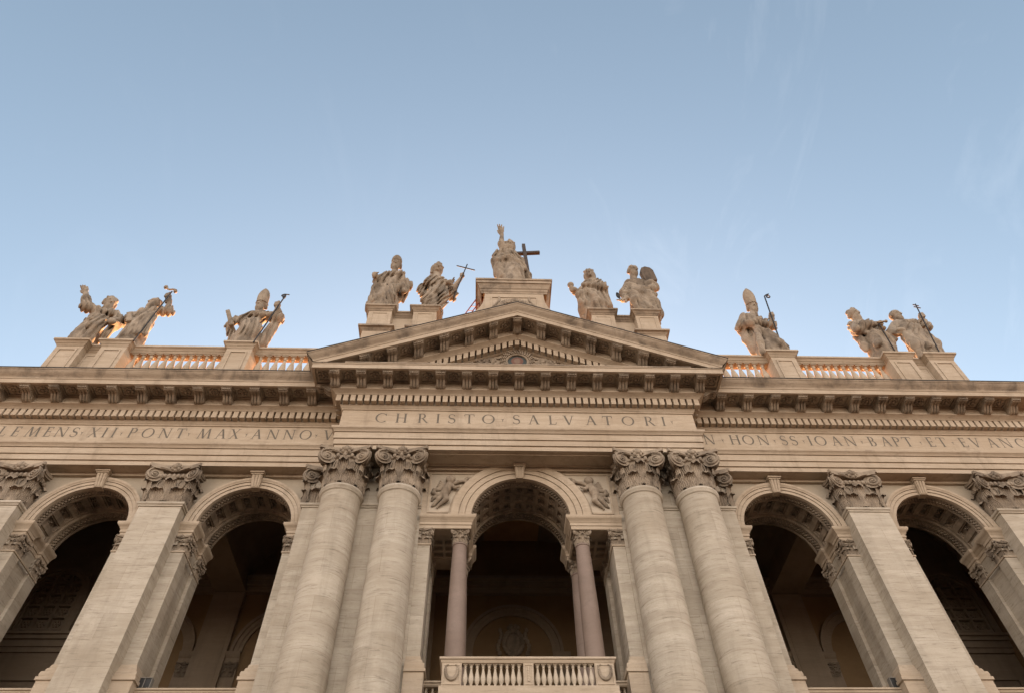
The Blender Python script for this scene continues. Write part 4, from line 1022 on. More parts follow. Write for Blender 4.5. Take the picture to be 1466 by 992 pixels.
        s.cap((hem[0], .12, .1), (hem[0], .3, .1), hwH, hwH * .92)
        g = np.random.default_rng(int(abs(waist[0] * 97 + hem[0] * 31 + waist[1] * 13) * 10) + 5)
        def surf(t, ph, off=0.0):                # a point on the skirt, t = 0 at the waist and 1 at the hem
            z = waist[1] + .2 - t * (waist[1] - .05); a_ = hwW * (1 - t) + hwH * t + off - .08; b_ = (.44 * (1 - t) + .70 * t) + off
            c = (s.p((waist[0], 0)) * (1 - t) + s.p((hem[0], 0)) * t)[0]
            return np.array((c + a_ * math.sin(ph), -.02 - b_ * math.cos(ph), z), np.float32)
        slant = g.uniform(-.7, .7)
        for k in range(12):                      # long carved folds falling from the waist
            ph0 = -1.7 + 3.4 * (k + g.uniform(.2, .8)) / 12; t0 = g.uniform(0, .35); pr = None
            for j in range(6):
                t = t0 + (1.02 - t0) * j / 5
                q = surf(t, ph0 * (.75 + .25 * t) + slant * (1 - t) * .6 + .08 * math.sin(j * 1.7 + k)); r = .05 + .10 * min(1, (t - t0) * 2.2) * g.uniform(.8, 1.15)
                if pr is not None: s.pr.append(('c', pr[0], q, pr[1], r, .2, .05))
                pr = (q, r)
        dg = 1 if g.uniform() > .5 else -1
        for k in range(6):                       # folds drawn across the chest
            u = (k + .5) / 6; pr = None
            for j in range(5):
                v = j / 4; x = cx[0] + dg * (w_ * .55 + .1 - v * (w_ + .2)) * .8; z = cx[1] + .12 - u * .9 - .45 * math.sin(v * PI * .6) + .1 * u * j
                y = -.36 - .14 * math.sin(v * PI); q = s.p((x, z, y)); r = .05 + .055 * math.sin(v * PI)
                if pr is not None: s.pr.append(('c', pr[0], q, pr[1], r, .2, .05))
                pr = (q, r)
    def mesh(s, name, h=.045, fold=.17, sl=(0.15, 0.5), zw=3.2, freq=2.7, seed=0.0):
        lo = np.array([1e9] * 3); hi = -lo
        for q in s.pr:
            if q[0] == 's': continue
            if q[0] == 'c': pts = (q[1], q[2]); r = max(q[3], q[4])
            else: pts = (q[1],); r = float(np.linalg.norm(q[2])) if q[0] == 'b' else float(max(q[2]))
            for p in pts: lo = np.minimum(lo, p - r); hi = np.maximum(hi, p + r)
        lo -= .3; hi += .3; lo[2] = max(lo[2], -0.15)
        n = np.ceil((hi - lo) / h).astype(int) + 1
        ax = [lo[k] + h * np.arange(n[k]) for k in range(3)]; ax = [a.astype(np.float32) for a in ax]
        d = np.full(n, 1.0, np.float32); cl = np.zeros(n, np.float32)
        for q in s.pr:
            kind = q[0]; k = q[6]
            if kind == 'c': mn = np.minimum(q[1], q[2]) - max(q[3], q[4]) - k - 2 * h; mx = np.maximum(q[1], q[2]) + max(q[3], q[4]) + k + 2 * h
            elif kind == 's': mn, mx = q[1] - q[2] - .1, q[1] + q[2] + .1
            else:
                r = float(np.linalg.norm(q[2])) if kind == 'b' else float(max(q[2])); mn, mx = q[1] - r - k - 2 * h, q[1] + r + k + 2 * h
            i0 = np.clip(np.floor((mn - lo) / h).astype(int), 0, n); i1 = np.clip(np.ceil((mx - lo) / h).astype(int) + 1, 0, n)
            if (i1 <= i0).any(): continue
            S_ = tuple(slice(a, b) for a, b in zip(i0, i1))
            X, Y, Z = ax[0][S_[0]][:, None, None], ax[1][S_[1]][None, :, None], ax[2][S_[2]][None, None, :]
            if kind == 'c':
                a, b = q[1], q[2]; ba = b - a; L2 = float(ba @ ba) + 1e-9
                t = np.clip(((X - a[0]) * ba[0] + (Y - a[1]) * ba[1] + (Z - a[2]) * ba[2]) / L2, 0, 1)
                dp = np.sqrt((X - a[0] - t * ba[0]) ** 2 + (Y - a[1] - t * ba[1]) ** 2 + (Z - a[2] - t * ba[2]) ** 2) - (q[3] + t * (q[4] - q[3]))
            elif kind == 's':
                dp = np.sqrt((X - q[1][0]) ** 2 + (Y - q[1][1]) ** 2 + (Z - q[1][2]) ** 2) - q[2]
                d[S_] = np.maximum(d[S_], -dp); continue
            else:
                x, y, z = X - q[1][0], Y - q[1][1], Z - q[1][2]
                if q[3] is not None:
                    R = np.array(q[3], np.float32); x, y, z = R[0, 0] * x + R[0, 1] * y + R[0, 2] * z, R[1, 0] * x + R[1, 1] * y + R[1, 2] * z, R[2, 0] * x + R[2, 1] * y + R[2, 2] * z
                if kind == 'e':
                    r = q[2]; k0 = np.sqrt((x / r[0]) ** 2 + (y / r[1]) ** 2 + (z / r[2]) ** 2); k1 = np.sqrt((x / r[0] ** 2) ** 2 + (y / r[1] ** 2) ** 2 + (z / r[2] ** 2) ** 2) + 1e-6
                    dp = k0 * (k0 - 1) / k1
                else:
                    r = q[2]; a, b, c = np.abs(x) - r[0] + q[4], np.abs(y) - r[1] + q[4], np.abs(z) - r[2] + q[4]
                    dp = np.sqrt(np.maximum(a, 0) ** 2 + np.maximum(b, 0) ** 2 + np.maximum(c, 0) ** 2) + np.minimum(np.maximum(np.maximum(a, b), c), 0) - q[4]
            D = d[S_]; cl[S_] = np.where(dp < D, float(q[5]), cl[S_])
            g = np.maximum(k - np.abs(D - dp), 0) / k
            d[S_] = np.minimum(D, dp) - g * g * k * .25
        for _ in range(2):                       # soften the edge between cloth and skin
            for k in range(3):
                c2 = cl.copy(); q1 = [slice(None)] * 3; q2 = [slice(None)] * 3; q1[k] = slice(1, None); q2[k] = slice(None, -1)
                c2[tuple(q1)] += cl[tuple(q2)]; c2[tuple(q2)] += cl[tuple(q1)]; cl = c2 / 3
        m = (np.abs(d) < .30) & (cl > .01)
        ii = np.argwhere(m)
        if len(ii) and fold:
            x, y, z = ax[0][ii[:, 0]], ax[1][ii[:, 1]], ax[2][ii[:, 2]]
            wz = 1 / (1 + np.exp(-(z - zw) * 4))
            slope = sl[0] * (1 - wz) + sl[1] * wz
            wp = vnoise(x * .8 + seed, y * .8, z * .55 + 5)
            u = x - slope * (z - zw) + .6 * y
            ph = u * freq + 2.3 * wp + seed
            h1 = np.abs(np.sin(PI * ph)) ** .8
            ph2 = u * freq * 1.9 + 3.1 * vnoise(x * 1.1 + 11, y + seed, z * .8)
            h2 = np.abs(np.sin(PI * ph2))
            am = .6 + .8 * vnoise(x * 1.0 + 3 + seed, y * 1.0 + 7, z * .7)
            lump = vnoise(x * 2.2 + seed, y * 2.2, z * 2.0) - .5
            d[m] -= (fold * am * (h1 - .62) * 1.1 + fold * .35 * (h2 - .64) + fold * .25 * lump) * cl[m] * (1 - np.abs(d[m]) / .30)
        V, F = surface_nets(d, lo, h)
        lab = np.arange(len(V))                  # keep the one largest connected piece
        E_ = np.concatenate([F[:, [0, 1]], F[:, [1, 2]], F[:, [2, 3]]])
        for _ in range(400):
            m0 = np.minimum(lab[E_[:, 0]], lab[E_[:, 1]]); l2 = lab.copy()
            np.minimum.at(l2, E_[:, 0], m0); np.minimum.at(l2, E_[:, 1], m0); l2 = l2[l2]
            if (l2 == lab).all(): break
            lab = l2
        keep = lab == np.bincount(lab).argmax(); mp_ = np.cumsum(keep) - 1
        F = mp_[F[keep[F[:, 0]]]]; V = V[keep]
        me = bpy.data.meshes.new(name)
        me.vertices.add(len(V)); me.vertices.foreach_set('co', V.astype(np.float32).ravel())
        me.loops.add(len(F) * 4); me.loops.foreach_set('vertex_index', F.astype(np.int32).ravel())
        me.polygons.add(len(F)); me.polygons.foreach_set('loop_start', np.arange(0, len(F) * 4, 4, dtype=np.int32)); me.polygons.foreach_set('loop_total', np.full(len(F), 4, np.int32))
        me.update(calc_edges=True); me.validate(); me.shade_smooth()
        return me

def statue(Xb, Ys, zb, label, fig, plinth=(1.5, 1.5), extras=(), **kw):
    e = empty('statue', (Xb, Ys, zb + H0), label, 'statue', 'stone statues along the roof line')
    link('figure', fig.mesh('figure', **kw), 'statue', e)
    m = MB().box(-plinth[0] / 2, plinth[0] / 2, -plinth[1] / 2, plinth[1] / 2, -.02, .24)
    link('plinth', m.mesh('plinth', 0, False), 'trim', e)
    for nm, mb, mt in extras: link(nm, mb.mesh(nm, 40, False), mt, e)
    return e
def T(f, *pts): return [tuple(f.p(a)) for a in pts]

# 1: arm raised, outermost on the left
f = Fig(-25.44, 1.25, ZT)
f.body((-.9, 4.35), (.42, 4.2), (-.48, 3.2), (-.15, 2), .58, 1.0)
f.head((-.44, 5.12, -.12), .40, .75, .25, 0, 'short', .35)
f.chain([(-.95, 4.45), (-1.75, 4.65, -.25), (-2.15, 5.6, -.3)], [.42, .42, .30]).cap((-2.1, 5.5, -.3), (-2.45, 6.2, -.3), .24, .16, 0); f.hand((-2.45, 6.2, -.3), (-2.85, 6.9, -.35), False)
f.chain([(.5, 4.15), (.95, 3.1, .05), (.55, 3.15, -.75)], [.42, .44, .26]); f.ell((.55, 3.15, -.85), (.22, .18, .2), 0)
f.chain([(-.2, 3.2, -.35), (-.3, 2.5, -.9), (-.1, 1.2, -.75)], [.5, .42, .36]); f.chain([(-1.0, 3.3, -.4), (-.3, 3.0, -.7), (.6, 3.0, -.6), (1.1, 2.6, -.1)], [.2, .22, .24, .2])
f.chain([(.8, 2.7, -.2), (.75, 1.9, -.3), (.7, 1.3, -.3)], [.3, .3, .2]); f.chain([(-.8, 4.5, -.4), (.1, 4.1, -.5), (.8, 3.6, -.3)], [.18, .2, .2])
f.cap((-.1, .6, -.9), (-.1, .3, -1.15), .18, .13, 0)
statue(-25.44, 1.25, ZT, 'bearded stone statue flinging one arm straight up, leftmost on the parapet', f, sl=(.25, -.6), zw=3.2, seed=1.3)

# 2: vestments, arm up with a hooked staff
f = Fig(-22.96, 1.25, ZT)
f.body((-.5, 4.5), (.38, 4.6), (-.05, 3.1), (.05, 2), .62, .88)
f.head((-.14, 5.12, -.1), .37, -.5, .55, .1, 'short', .1)
f.chain([(.42, 4.55), (1.08, 4.3, -.2)], [.4, .36]); f.cap((1.08, 4.3, -.2), (.62, 5.5, -.5), .36, .2, 1); f.grip((.42, 5.95, -.62), .2); f.cap((.62, 5.5, -.5), (.45, 5.85, -.6), .18, .14, 0)
f.chain([(-.5, 4.4), (-1.0, 3.5, -.1), (-.95, 3.2, -.5)], [.38, .38, .25]); f.box((-1.0, 3.5, -.55), (.16, .2, .5), Matrix.Rotation(.35, 3, 'Y'))
f.chain([(-.45, 4.4, -.5), (-.55, 2.6, -.75), (-.6, 1.9, -.8)], [.16, .2, .22]); f.chain([(.25, 4.4, -.5), (.45, 2.8, -.7), (.55, 2.0, -.75)], [.16, .2, .24]); f.box((0, 2.9, -.72), (.52, .12, .95), None, 1, .1)
ex = MB(); ex.tube(T(f, (.12, 1.35, -1.1), (.45, 6.5, -.85)), .042, 6)
ck = MB(); ck.tube([tuple(f.p(a)) for a in [(.33 + .40 * t, 6.75 - .27 * t + .13 * math.sin(t * 3.1), -.72) for t in [-1.1, -.9, -.6, -.3, 0, .3, .6, .8]]], [.10, .08, .06, .06, .06, .06, .07, .10], 7); ck.ball(tuple(f.p((-.11, 6.98, -.72))), .14, 7, 5); ck.ball(tuple(f.p((.66, 6.52, -.72))), .13, 7, 5)
statue(-22.96, 1.25, ZT, 'stone statue in straight vestments holding up a thin hooked staff, book under arm', f, extras=(('staff', ex, 'iron'), ('staff_hook', ck, 'gilt')), sl=(.02, .1), zw=2.0, seed=4.1, fold=.15)

# 3: bishop on the left, mitre, book, crosier
f = Fig(-15.87, 1.25, ZT)
f.body((-.78, 4.3), (.1, 4.35), (-.5, 3.0), (-.2, 1.6), .62, .95)
W3 = f.head((-.43, 5.15, -.12), .37, -.15, .25, .05, 'short', .55)
f.chain([(.15, 4.3), (1.0, 3.75, -.25), (.75, 4.6, -.5)], [.4, .42, .22]); f.grip((.58, 5.2, -.6), .2); f.cap((.75, 4.6, -.5), (.6, 5.1, -.58), .19, .13, 0)
f.chain([(1.0, 3.7, -.1), (.9, 2.6, .05), (.62, 1.0, .1)], [.38, .42, .42])
f.chain([(-.85, 4.2), (-1.4, 3.5, -.1), (-1.75, 3.3, -.3)], [.38, .34, .24]); f.box((-1.85, 3.4, -.3), (.13, .35, .85), Matrix.Rotation(.42, 3, 'Y'))
f.chain([(-1.9, 2.9, -.2), (-1.5, 2.2, 0), (-1.1, 1.2, .1)], [.25, .3, .3]); f.chain([(-.9, 4.4, -.45), (-.3, 4.15, -.55), (.4, 4.1, -.5)], [.18, .2, .18])
f.ell((-.45, 2.6, -.6), (.62, .35, 1.1))
mt = MB()
def mitre(mb, W_, hgt=4.3):
    key = [(0, .95), (.05, 1.02), (.06, .97), (.22, 1.04), (.45, 1.10), (.65, .98), (.8, .74), (.9, .46), (.97, .2), (1, .04)]
    rows = []; n = 28
    for i in range(20):
        v = i / 19
        for p, q in zip(key, key[1:]):
            if p[0] <= v <= q[0] + 1e-9: w = p[1] + (q[1] - p[1]) * (v - p[0]) / (q[0] - p[0]); break
        t = 1.02 * (1 - v) ** .75 + .06
        rows.append([W_(w * math.cos(2 * PI * k / n), .08 + t * math.sin(2 * PI * k / n), .5 + v * (hgt - .5)) for k in range(n)])
    mb.add(sum(rows, []), [(i * n + k, i * n + (k + 1) % n, (i + 1) * n + (k + 1) % n, (i + 1) * n + k) for i in range(19) for k in range(n)] + [tuple(range(n))[::-1], tuple(19 * n + k for k in range(n))])
mitre(mt, W3, 3.9)
cr = MB(); cr.tube(T(f, (.12, 1.4, -1.15), (.80, 6.15, -.7)), .045, 6); cr.tube(T(f, *[(.70 + .16 * math.cos(a) * k, 6.28 + .16 * math.sin(a) * k, -.6) for a, k in [(-.6 + i * .55, 1.0 - .05 * i) for i in range(11)]]), .045, 5); cr.ball(tuple(f.p((.78, 6.12, -.6))), .12, 6, 4); cr.tube(T(f, (.72, 6.45, -.6), (1.05, 6.4, -.6)), .04, 5)
statue(-15.87, 1.25, ZT, 'stone bishop left of the pediment in tall mitre, with open book and slanting crosier', f, extras=(('mitre', mt, 'statue'), ('crosier', cr, 'iron')), sl=(-.1, .7), zw=3.3, seed=7.7)

# 4: tiara, left end of the middle group
f = Fig(-8.17, .75, ZA2)
f.body((-.45, 5.45), (.55, 5.45), (.02, 4.1), (-.05, 2), .62, .95)
W4 = f.head((.10, 6.55, -.12), .37, .05, .12, 0, 'short', .4)
for k, (z, r_) in enumerate(((.80, 1.0), (1.1, .98), (1.4, .90), (1.68, .72))):
    f.pr.append(('e', W4(0, .1, z), np.array((r_ * .37, r_ * .37, .2), np.float32), None, None, 0, .05))
f.chain([(-.5, 5.35), (-.95, 4.55, -.25), (-1.1, 4.95, -.6)], [.38, .33, .2]); f.ell((-1.2, 5.2, -.7), (.17, .15, .22), 0); f.cap((-1.25, 5.35, -.75), (-.95, 5.5, -.9), .06, .04, 0)
f.chain([(.6, 5.35), (1.15, 4.0, 0), (.95, 3.3, -.35)], [.4, .42, .26]); f.ell((.95, 3.3, -.45), (.2, .18, .2), 0)
f.chain([(-.7, 5.2, -.3), (-.9, 3.6, -.1), (-1.0, 1.2, .0)], [.24, .34, .36]); f.chain([(.9, 4.3, .1), (1.0, 2.9, .2), (.9, 2.2, .2)], [.3, .34, .24])
f.chain([(-.75, 2.2, -.6), (0, 3.4, -.75), (.75, 3.9, -.55)], [.2, .24, .26]); f.chain([(.2, 3.6, -.6), (.15, 2.6, -.9), (.2, 1.2, -.75)], [.42, .38, .34])
f.chain([(-.45, 5.6, -.4), (.1, 5.4, -.52), (.6, 5.55, -.4)], [.2, .22, .2])
statue(-8.17, .75, ZA2, 'stone statue in a domed tiara with a wide cloak, left end of the middle group', f, sl=(-.35, .25), zw=4.0, seed=2.2)

# 5: figure with a thin cross
f = Fig(-5.46, .75, ZA2)
f.body((-.1, 5.2), (.8, 4.9), (.42, 3.8), (.2, 2), .52, .80)
f.head((.27, 6.2, -.12), .39, .35, .15, .08, 'long', .0)
f.chain([(-.15, 5.1), (-.25, 4.35, -.35), (.75, 4.35, -.75)], [.36, .34, .22]); f.cap((.75, 4.35, -.75), (1.0, 4.45, -.8), .15, .13, 0); f.hand((1.0, 4.48, -.8), (1.5, 4.45, -.85), True, 1)
f.chain([(.85, 4.75), (1.5, 3.7, .05)], [.32, .24]); f.cap((1.5, 3.7, .05), (1.95, 5.0, -.1), .2, .13, 0); f.grip((2.02, 5.3, -.12), .17)
f.chain([(-.3, 4.6, .1), (-.6, 3.5, .1), (-.45, 2.9, 0)], [.32, .38, .3]); f.chain([(1.1, 4.2, -.3), (1.5, 3.2, -.1), (1.5, 2.6, 0)], [.28, .36, .32])
f.chain([(-.4, 2.4, -.5), (.4, 3.4, -.7), (1.0, 4.3, -.45)], [.22, .28, .24]); f.chain([(.75, 3.7, -.5), (.95, 2.6, -.8), (.7, 1.2, -.6)], [.42, .36, .26]); f.chain([(.2, 3.3, -.4), (-.1, 2.0, -.7), (-.1, .9, -.6)], [.36, .3, .26])
ex = MB(); ex.tube(T(f, (1.53, 2.6, -.35), (2.3, 6.8, -.25)), .042, 6); ex.tube(T(f, (1.58, 6.6, -.26), (2.85, 6.05, -.26)), .045, 6)
statue(-5.46, .75, ZA2, 'stone statue with one arm across its chest holding a thin slanted cross', f, extras=(('cross', ex, 'iron'),), sl=(.5, .6), zw=3.8, seed=5.9)

# 6: central figure, raised arm, big cross
f = Fig(.05, .1, 38.1)
f.body((-.55, 5.35), (.10, 4.95), (-.25, 3.6), (.08, 1.6), .58, .84)
f.head((-.17, 5.9, -.12), .37, .05, .12, 0, 'long', .25)
f.chain([(-.6, 5.4), (-.80, 6.05, -.15)], [.34, .24], 0); f.cap((-.80, 6.05, -.15), (-.74, 7.4, -.2), .22, .13, 0); f.hand((-.74, 7.4, -.2), (-.84, 8.7, -.28))
f.chain([(-.75, 5.2, .05), (-1.05, 4.5, .1), (-1.15, 3.6, .05), (-1.05, 1.9, .1)], [.34, .42, .42, .34]); f.chain([(-.7, 4.6, -.2), (-.85, 3.4, -.2), (-.8, 1.6, -.2)], [.36, .40, .40])
f.chain([(.15, 4.7), (.48, 3.7, -.2), (.7, 2.9, -.5)], [.34, .32, .22]); f.ell((.74, 2.75, -.6), (.17, .15, .19), 0)
f.chain([(-.95, 3.9, -.5), (-.2, 4.2, -.68), (.35, 3.5, -.62), (.7, 2.6, -.4)], [.2, .24, .24, .2]); f.chain([(-.5, 4.7, -.45), (0, 4.65, -.5), (.35, 4.1, -.4)], [.2, .2, .18])
f.chain([(.05, 3.3, -.45), (.35, 2.4, -.65), (.45, 1.2, -.5)], [.44, .38, .34]); f.chain([(.7, 2.5, -.1), (.95, 1.9, -.2), (1.05, 1.3, -.2)], [.28, .26, .2])
ex = MB()
def bar(mb, a, b, w):
    a, b = Vector(a), Vector(b); d = (b - a).normalized(); y = Vector((0, 1, 0)); n_ = d.cross(y).normalized()
    mb.add([p + n_ * i * w + y * j * w for p in (a, b) for i, j in ((-1, -1), (1, -1), (1, 1), (-1, 1))], [(0, 1, 2, 3), (7, 6, 5, 4), (0, 4, 5, 1), (1, 5, 6, 2), (2, 6, 7, 3), (3, 7, 4, 0)])
bar(ex, f.p((1.1, .3, .25)), f.p((.80, 6.0, .25)), .115); bar(ex, f.p((.0, 4.70, .31)), f.p((1.93, 4.95, .31)), .112)
statue(.05, .1, 38.1, 'stone figure on the tallest pedestal raising its hand beside a large dark cross', f, extras=(('cross', ex, 'bronze'),), sl=(-.55, .3), zw=3.9, seed=8.4)

# 7: figure holding out a small cup
f = Fig(5.46, .75, ZA2)
f.body((-.5, 4.95), (.5, 5.15), (-.1, 3.5), (-.1, 2), .58, .82)
f.head((-.08, 5.78, -.2), .38, -.2, .55, -.1, 'long', .0)
f.chain([(.55, 4.95), (.7, 4.3, -.4), (-.3, 4.45, -.75)], [.38, .34, .22]); f.ell((-.55, 4.5, -.82), (.22, .16, .18), 0)
f.chain([(-.55, 4.6), (-1.1, 3.55, -.1), (-1.35, 3.7, -.3)], [.34, .30, .2]); f.ell((-1.42, 3.85, -.35), (.17, .16, .22), 0)
f.cap((-1.45, 4.05, -.35), (-1.48, 4.2, -.35), .16, .06, 0); f.ell((-1.48, 4.42, -.35), (.22, .22, .2), 0)
f.chain([(-.6, 4.2, -.4), (-.9, 3.2, -.4), (-.75, 2.2, -.3), (-.8, 1.2, 0)], [.28, .36, .36, .3]); f.chain([(.5, 4.7, .1), (.55, 3.4, .1), (.75, 1.8, .1)], [.36, .42, .42])
f.chain([(-.4, 3.9, -.6), (.1, 3.2, -.7), (.5, 2.4, -.55)], [.2, .22, .22]); f.chain([(.0, 3.3, -.5), (.1, 2.4, -.85), (-.1, 1.1, -.6)], [.40, .36, .28]); f.chain([(-.9, 2.7, -.2), (-1.0, 1.4, .15), (-.95, .4, .2)], [.3, .26, .24])
statue(5.46, .75, ZA2, 'stone statue with a cloak swept round its shoulders, holding out a small cup', f, sl=(-.4, .8), zw=3.7, seed=3.6)

# 8: figure with a large book and a quill
f = Fig(8.17, .75, ZA2)
f.body((-.35, 5.1), (.8, 5.25), (.35, 3.7), (.25, 2), .66, .98)
f.head((.36, 6.35, -.12), .39, .45, .1, 0, 'short', .2)
f.chain([(-.4, 4.8), (-.65, 3.6, -.1), (-.65, 2.9, -.5)], [.36, .36, .24]); f.cap((-.65, 2.9, -.5), (-.8, 2.7, -.7), .15, .12, 0); f.hand((-.72, 2.8, -.65), (-1.1, 2.55, -.85))
f.chain([(.8, 4.9), (1.45, 4.4, -.2), (1.35, 4.9, -.4)], [.38, .34, .22]); f.ell((1.35, 5.05, -.42), (.2, .16, .2), 0)
f.chain([(.7, 4.3, -.4), (1.2, 4.1, -.45), (1.6, 4.2, -.2)], [.22, .28, .24]); f.chain([(-.6, 3.5, -.4), (.3, 3.7, -.65), (1.3, 3.4, -.4)], [.2, .24, .24])
f.chain([(.0, 3.6, -.45), (-.02, 2.7, -.95), (.1, 1.2, -.75)], [.42, .36, .26]); f.chain([(.8, 3.3, -.3), (1.1, 2.4, -.4), (1.2, 1.2, -.3)], [.44, .46, .40]); f.chain([(.2, 2.6, -.6), (.7, 1.9, -.7), (1.1, 1.3, -.6)], [.2, .24, .22])
bk = MB(); bk.prism([(-.42, -.85), (.40, -.80), (.44, .45), (.30, .78), (-.02, .95), (-.30, .80), (-.46, .5)], -.2, .2); Rb = Matrix.Rotation(-.10, 3, 'Y'); cb_ = Vector(f.p((1.32, 5.75, -.15))); bk.v = [tuple(Rb @ Vector(v) + cb_) for v in bk.v]
ex = MB(); q0 = f.p((-.98, 2.65, -.75)); q1 = f.p((-1.15, 3.6, -.8)); ex.tube([tuple(q0 + (q1 - q0) * t) for t in (0, .25, .4, .55, .7, .85, .95, 1)], [.02, .03, .08, .12, .13, .10, .06, .02], 7)
statue(8.17, .75, ZA2, 'stone statue propping up a huge book and holding a dark quill', f, extras=(('quill', ex, 'iron'), ('book', bk, 'soot')), sl=(-.5, -.4), zw=3.6, seed=6.3)

# 9: bishop on the right
f = Fig(15.87, 1.25, ZT)
f.body((-.68, 5.0), (.38, 4.7), (-.2, 3.1), (0, 1.6), .74, .95)
W9 = f.head((.28, 6.0, -.1), .37, -.1, .12, -.05, 'short', 1.1)
f.chain([(-.75, 5.0), (-1.1, 3.7, -.1), (-.35, 4.2, -.7)], [.42, .44, .24]); f.cap((-.35, 4.2, -.7), (.1, 4.55, -.85), .16, .12, 0); f.ell((.2, 4.6, -.9), (.2, .15, .16), 0)
f.chain([(.45, 4.65), (.95, 3.9, -.1), (1.15, 4.6, -.4)], [.36, .36, .2]); f.grip((1.25, 5.0, -.5), .18); f.cap((1.15, 4.6, -.4), (1.22, 4.9, -.48), .17, .12, 0)
f.chain([(-1.0, 4.3, -.35), (-.2, 4.1, -.75), (.6, 4.1, -.5)], [.22, .26, .22]); f.chain([(-1.1, 3.4, .1), (-1.1, 2.3, .15), (-1.0, 1.2, .2)], [.36, .34, .3])
f.chain([(-.1, 3.6, -.7), (-.35, 2.2, -.9), (-.45, 1.3, -.85)], [.22, .2, .24]); f.chain([(.0, 3.4, -.7), (.6, 2.7, -.6), (1.1, 1.6, -.4)], [.24, .24, .26]); f.chain([(.3, 3.0, -.5), (.75, 2.0, -.75), (1.0, 1.2, -.6)], [.40, .36, .3])
f.cap((1.0, .9, -.7), (1.3, .75, -.9), .16, .12, 0)
mt = MB(); mitre(mt, W9, 4.3)
cr = MB(); cr.tube(T(f, (.9, 2.0, -.75), (1.47, 7.2, -.7)), .045, 6); cr.tube(T(f, *[(1.47 + .22 + .22 * math.cos(a) * k, 7.22 + .2 * math.sin(a) * k, -.55) for a, k in [(PI - i * .62, 1.0 - .06 * i) for i in range(13)]]), .045, 5); cr.tube(T(f, (1.6, 7.4, -.55), (1.85, 7.55, -.55)), .05, 5)
statue(15.87, 1.25, ZT, 'long-bearded stone bishop right of the pediment in a tall mitre, with an upright crosier', f, extras=(('mitre', mt, 'statue'), ('crosier', cr, 'iron')), sl=(-.35, .5), zw=3.5, seed=9.2)

# 10: leaning figure with a tool and a rod
f = Fig(22.96, 1.25, ZT)
f.body((-.85, 4.35), (.5, 4.65), (.05, 3.2), (-.15, 1.6), .58, .90)
f.head((-.15, 5.3, -.1), .40, .35, .15, -.2, 'short', .35)
f.chain([(-.9, 4.3), (-.55, 3.6, -.45), (.3, 4.2, -.75)], [.42, .38, .24]); f.ell((.35, 4.3, -.75), (.62, .24, .26)); 
f.chain([(.6, 4.55), (1.0, 3.7, -.1), (1.1, 4.0, -.4)], [.34, .3, .2]); f.grip((1.15, 4.25, -.5), .19)
f.chain([(-.95, 4.1, .1), (-.8, 3.0, .1), (-.85, 1.9, .1)], [.36, .36, .26]); f.chain([(-.7, 2.6, -.2), (-.85, 1.9, -.25), (-.9, 1.6, -.3)], [.24, .22, .16])
f.box((1.15, 2.75, -.35), (.34, .13, .34), Matrix.Rotation(.5, 3, 'Y')); f.chain([(.3, 3.4, -.5), (.9, 3.1, -.5), (1.1, 2.2, -.3)], [.24, .26, .22]); f.chain([(.2, 3.0, -.5), (.2, 2.1, -.85), (.1, 1.0, -.6)], [.42, .36, .3]); f.chain([(.5, 2.6, -.3), (.8, 1.8, -.4), (.75, 1.4, -.4)], [.3, .28, .22])
ex = MB(); ex.tube(T(f, (.86, 1.35, -.9), (1.1, 4.3, -.78)), .042, 6)
tl = MB(); tl.tube(T(f, (.55, 4.5, -.72), (1.2, 4.5, -.74), (1.68, 4.62, -.74)), [.05, .07, .08], 6); tl.ball(tuple(f.p((1.7, 4.62, -.74))), .11, 6, 4)
statue(22.96, 1.25, ZT, 'stone statue with raised sleeve across its chest, gripping a short rod and dark pole', f, extras=(('pole', ex, 'iron'), ('rod', tl, 'gilt')), sl=(-.3, .7), zw=3.2, seed=11.8)

# 11: rightmost, tall cross staff
f = Fig(25.44, 1.25, ZT)
f.body((-.5, 4.4), (1.1, 4.65), (.45, 3.1), (.1, 1.6), .72, .98)
f.head((.20, 5.25, -.1), .39, .35, .35, -.1, 'bald', .15)
f.chain([(-.55, 4.35), (-1.0, 3.2, -.1), (-.25, 3.6, -.7)], [.42, .42, .26]); f.ell((-.12, 3.7, -.78), (.24, .16, .16), 0)
f.chain([(1.15, 4.6), (1.7, 4.05, -.1), (1.8, 4.8, -.35)], [.38, .38, .22]); f.grip((1.92, 5.2, -.45), .21)
f.chain([(-.2, 4.75, -.3), (.4, 4.5, -.6), (1.15, 4.6, -.35)], [.2, .22, .22]); f.box((.55, 3.3, -.68), (.6, .12, 1.1), Matrix.Rotation(-.1, 3, 'Y'), 1, .1)
f.chain([(-.1, 2.9, -.55), (.1, 2.1, -.85), (-.1, 1.0, -.7)], [.44, .38, .3]); f.chain([(.2, 2.5, -.8), (.8, 2.1, -.8), (1.3, 1.9, -.5)], [.2, .22, .22]); f.chain([(1.1, 3.2, 0), (1.3, 2.2, -.1), (1.1, 1.2, -.1)], [.4, .42, .36])
ex = MB(); ex.tube(T(f, (1.15, 1.3, -.95), (2.2, 6.65, -.68)), .042, 6); ex.tube(T(f, (1.95, 6.35, -.55), (2.35, 6.2, -.55)), .04, 5); ex.tube(T(f, (2.0, 6.6, -.55), (2.34, 6.45, -.55)), .04, 5)
statue(25.44, 1.25, ZT, 'bald stone statue in vestments with tall thin double cross, rightmost on the parapet', f, extras=(('cross_staff', ex, 'iron'),), sl=(-.15, .3), zw=2.2, seed=13.1)

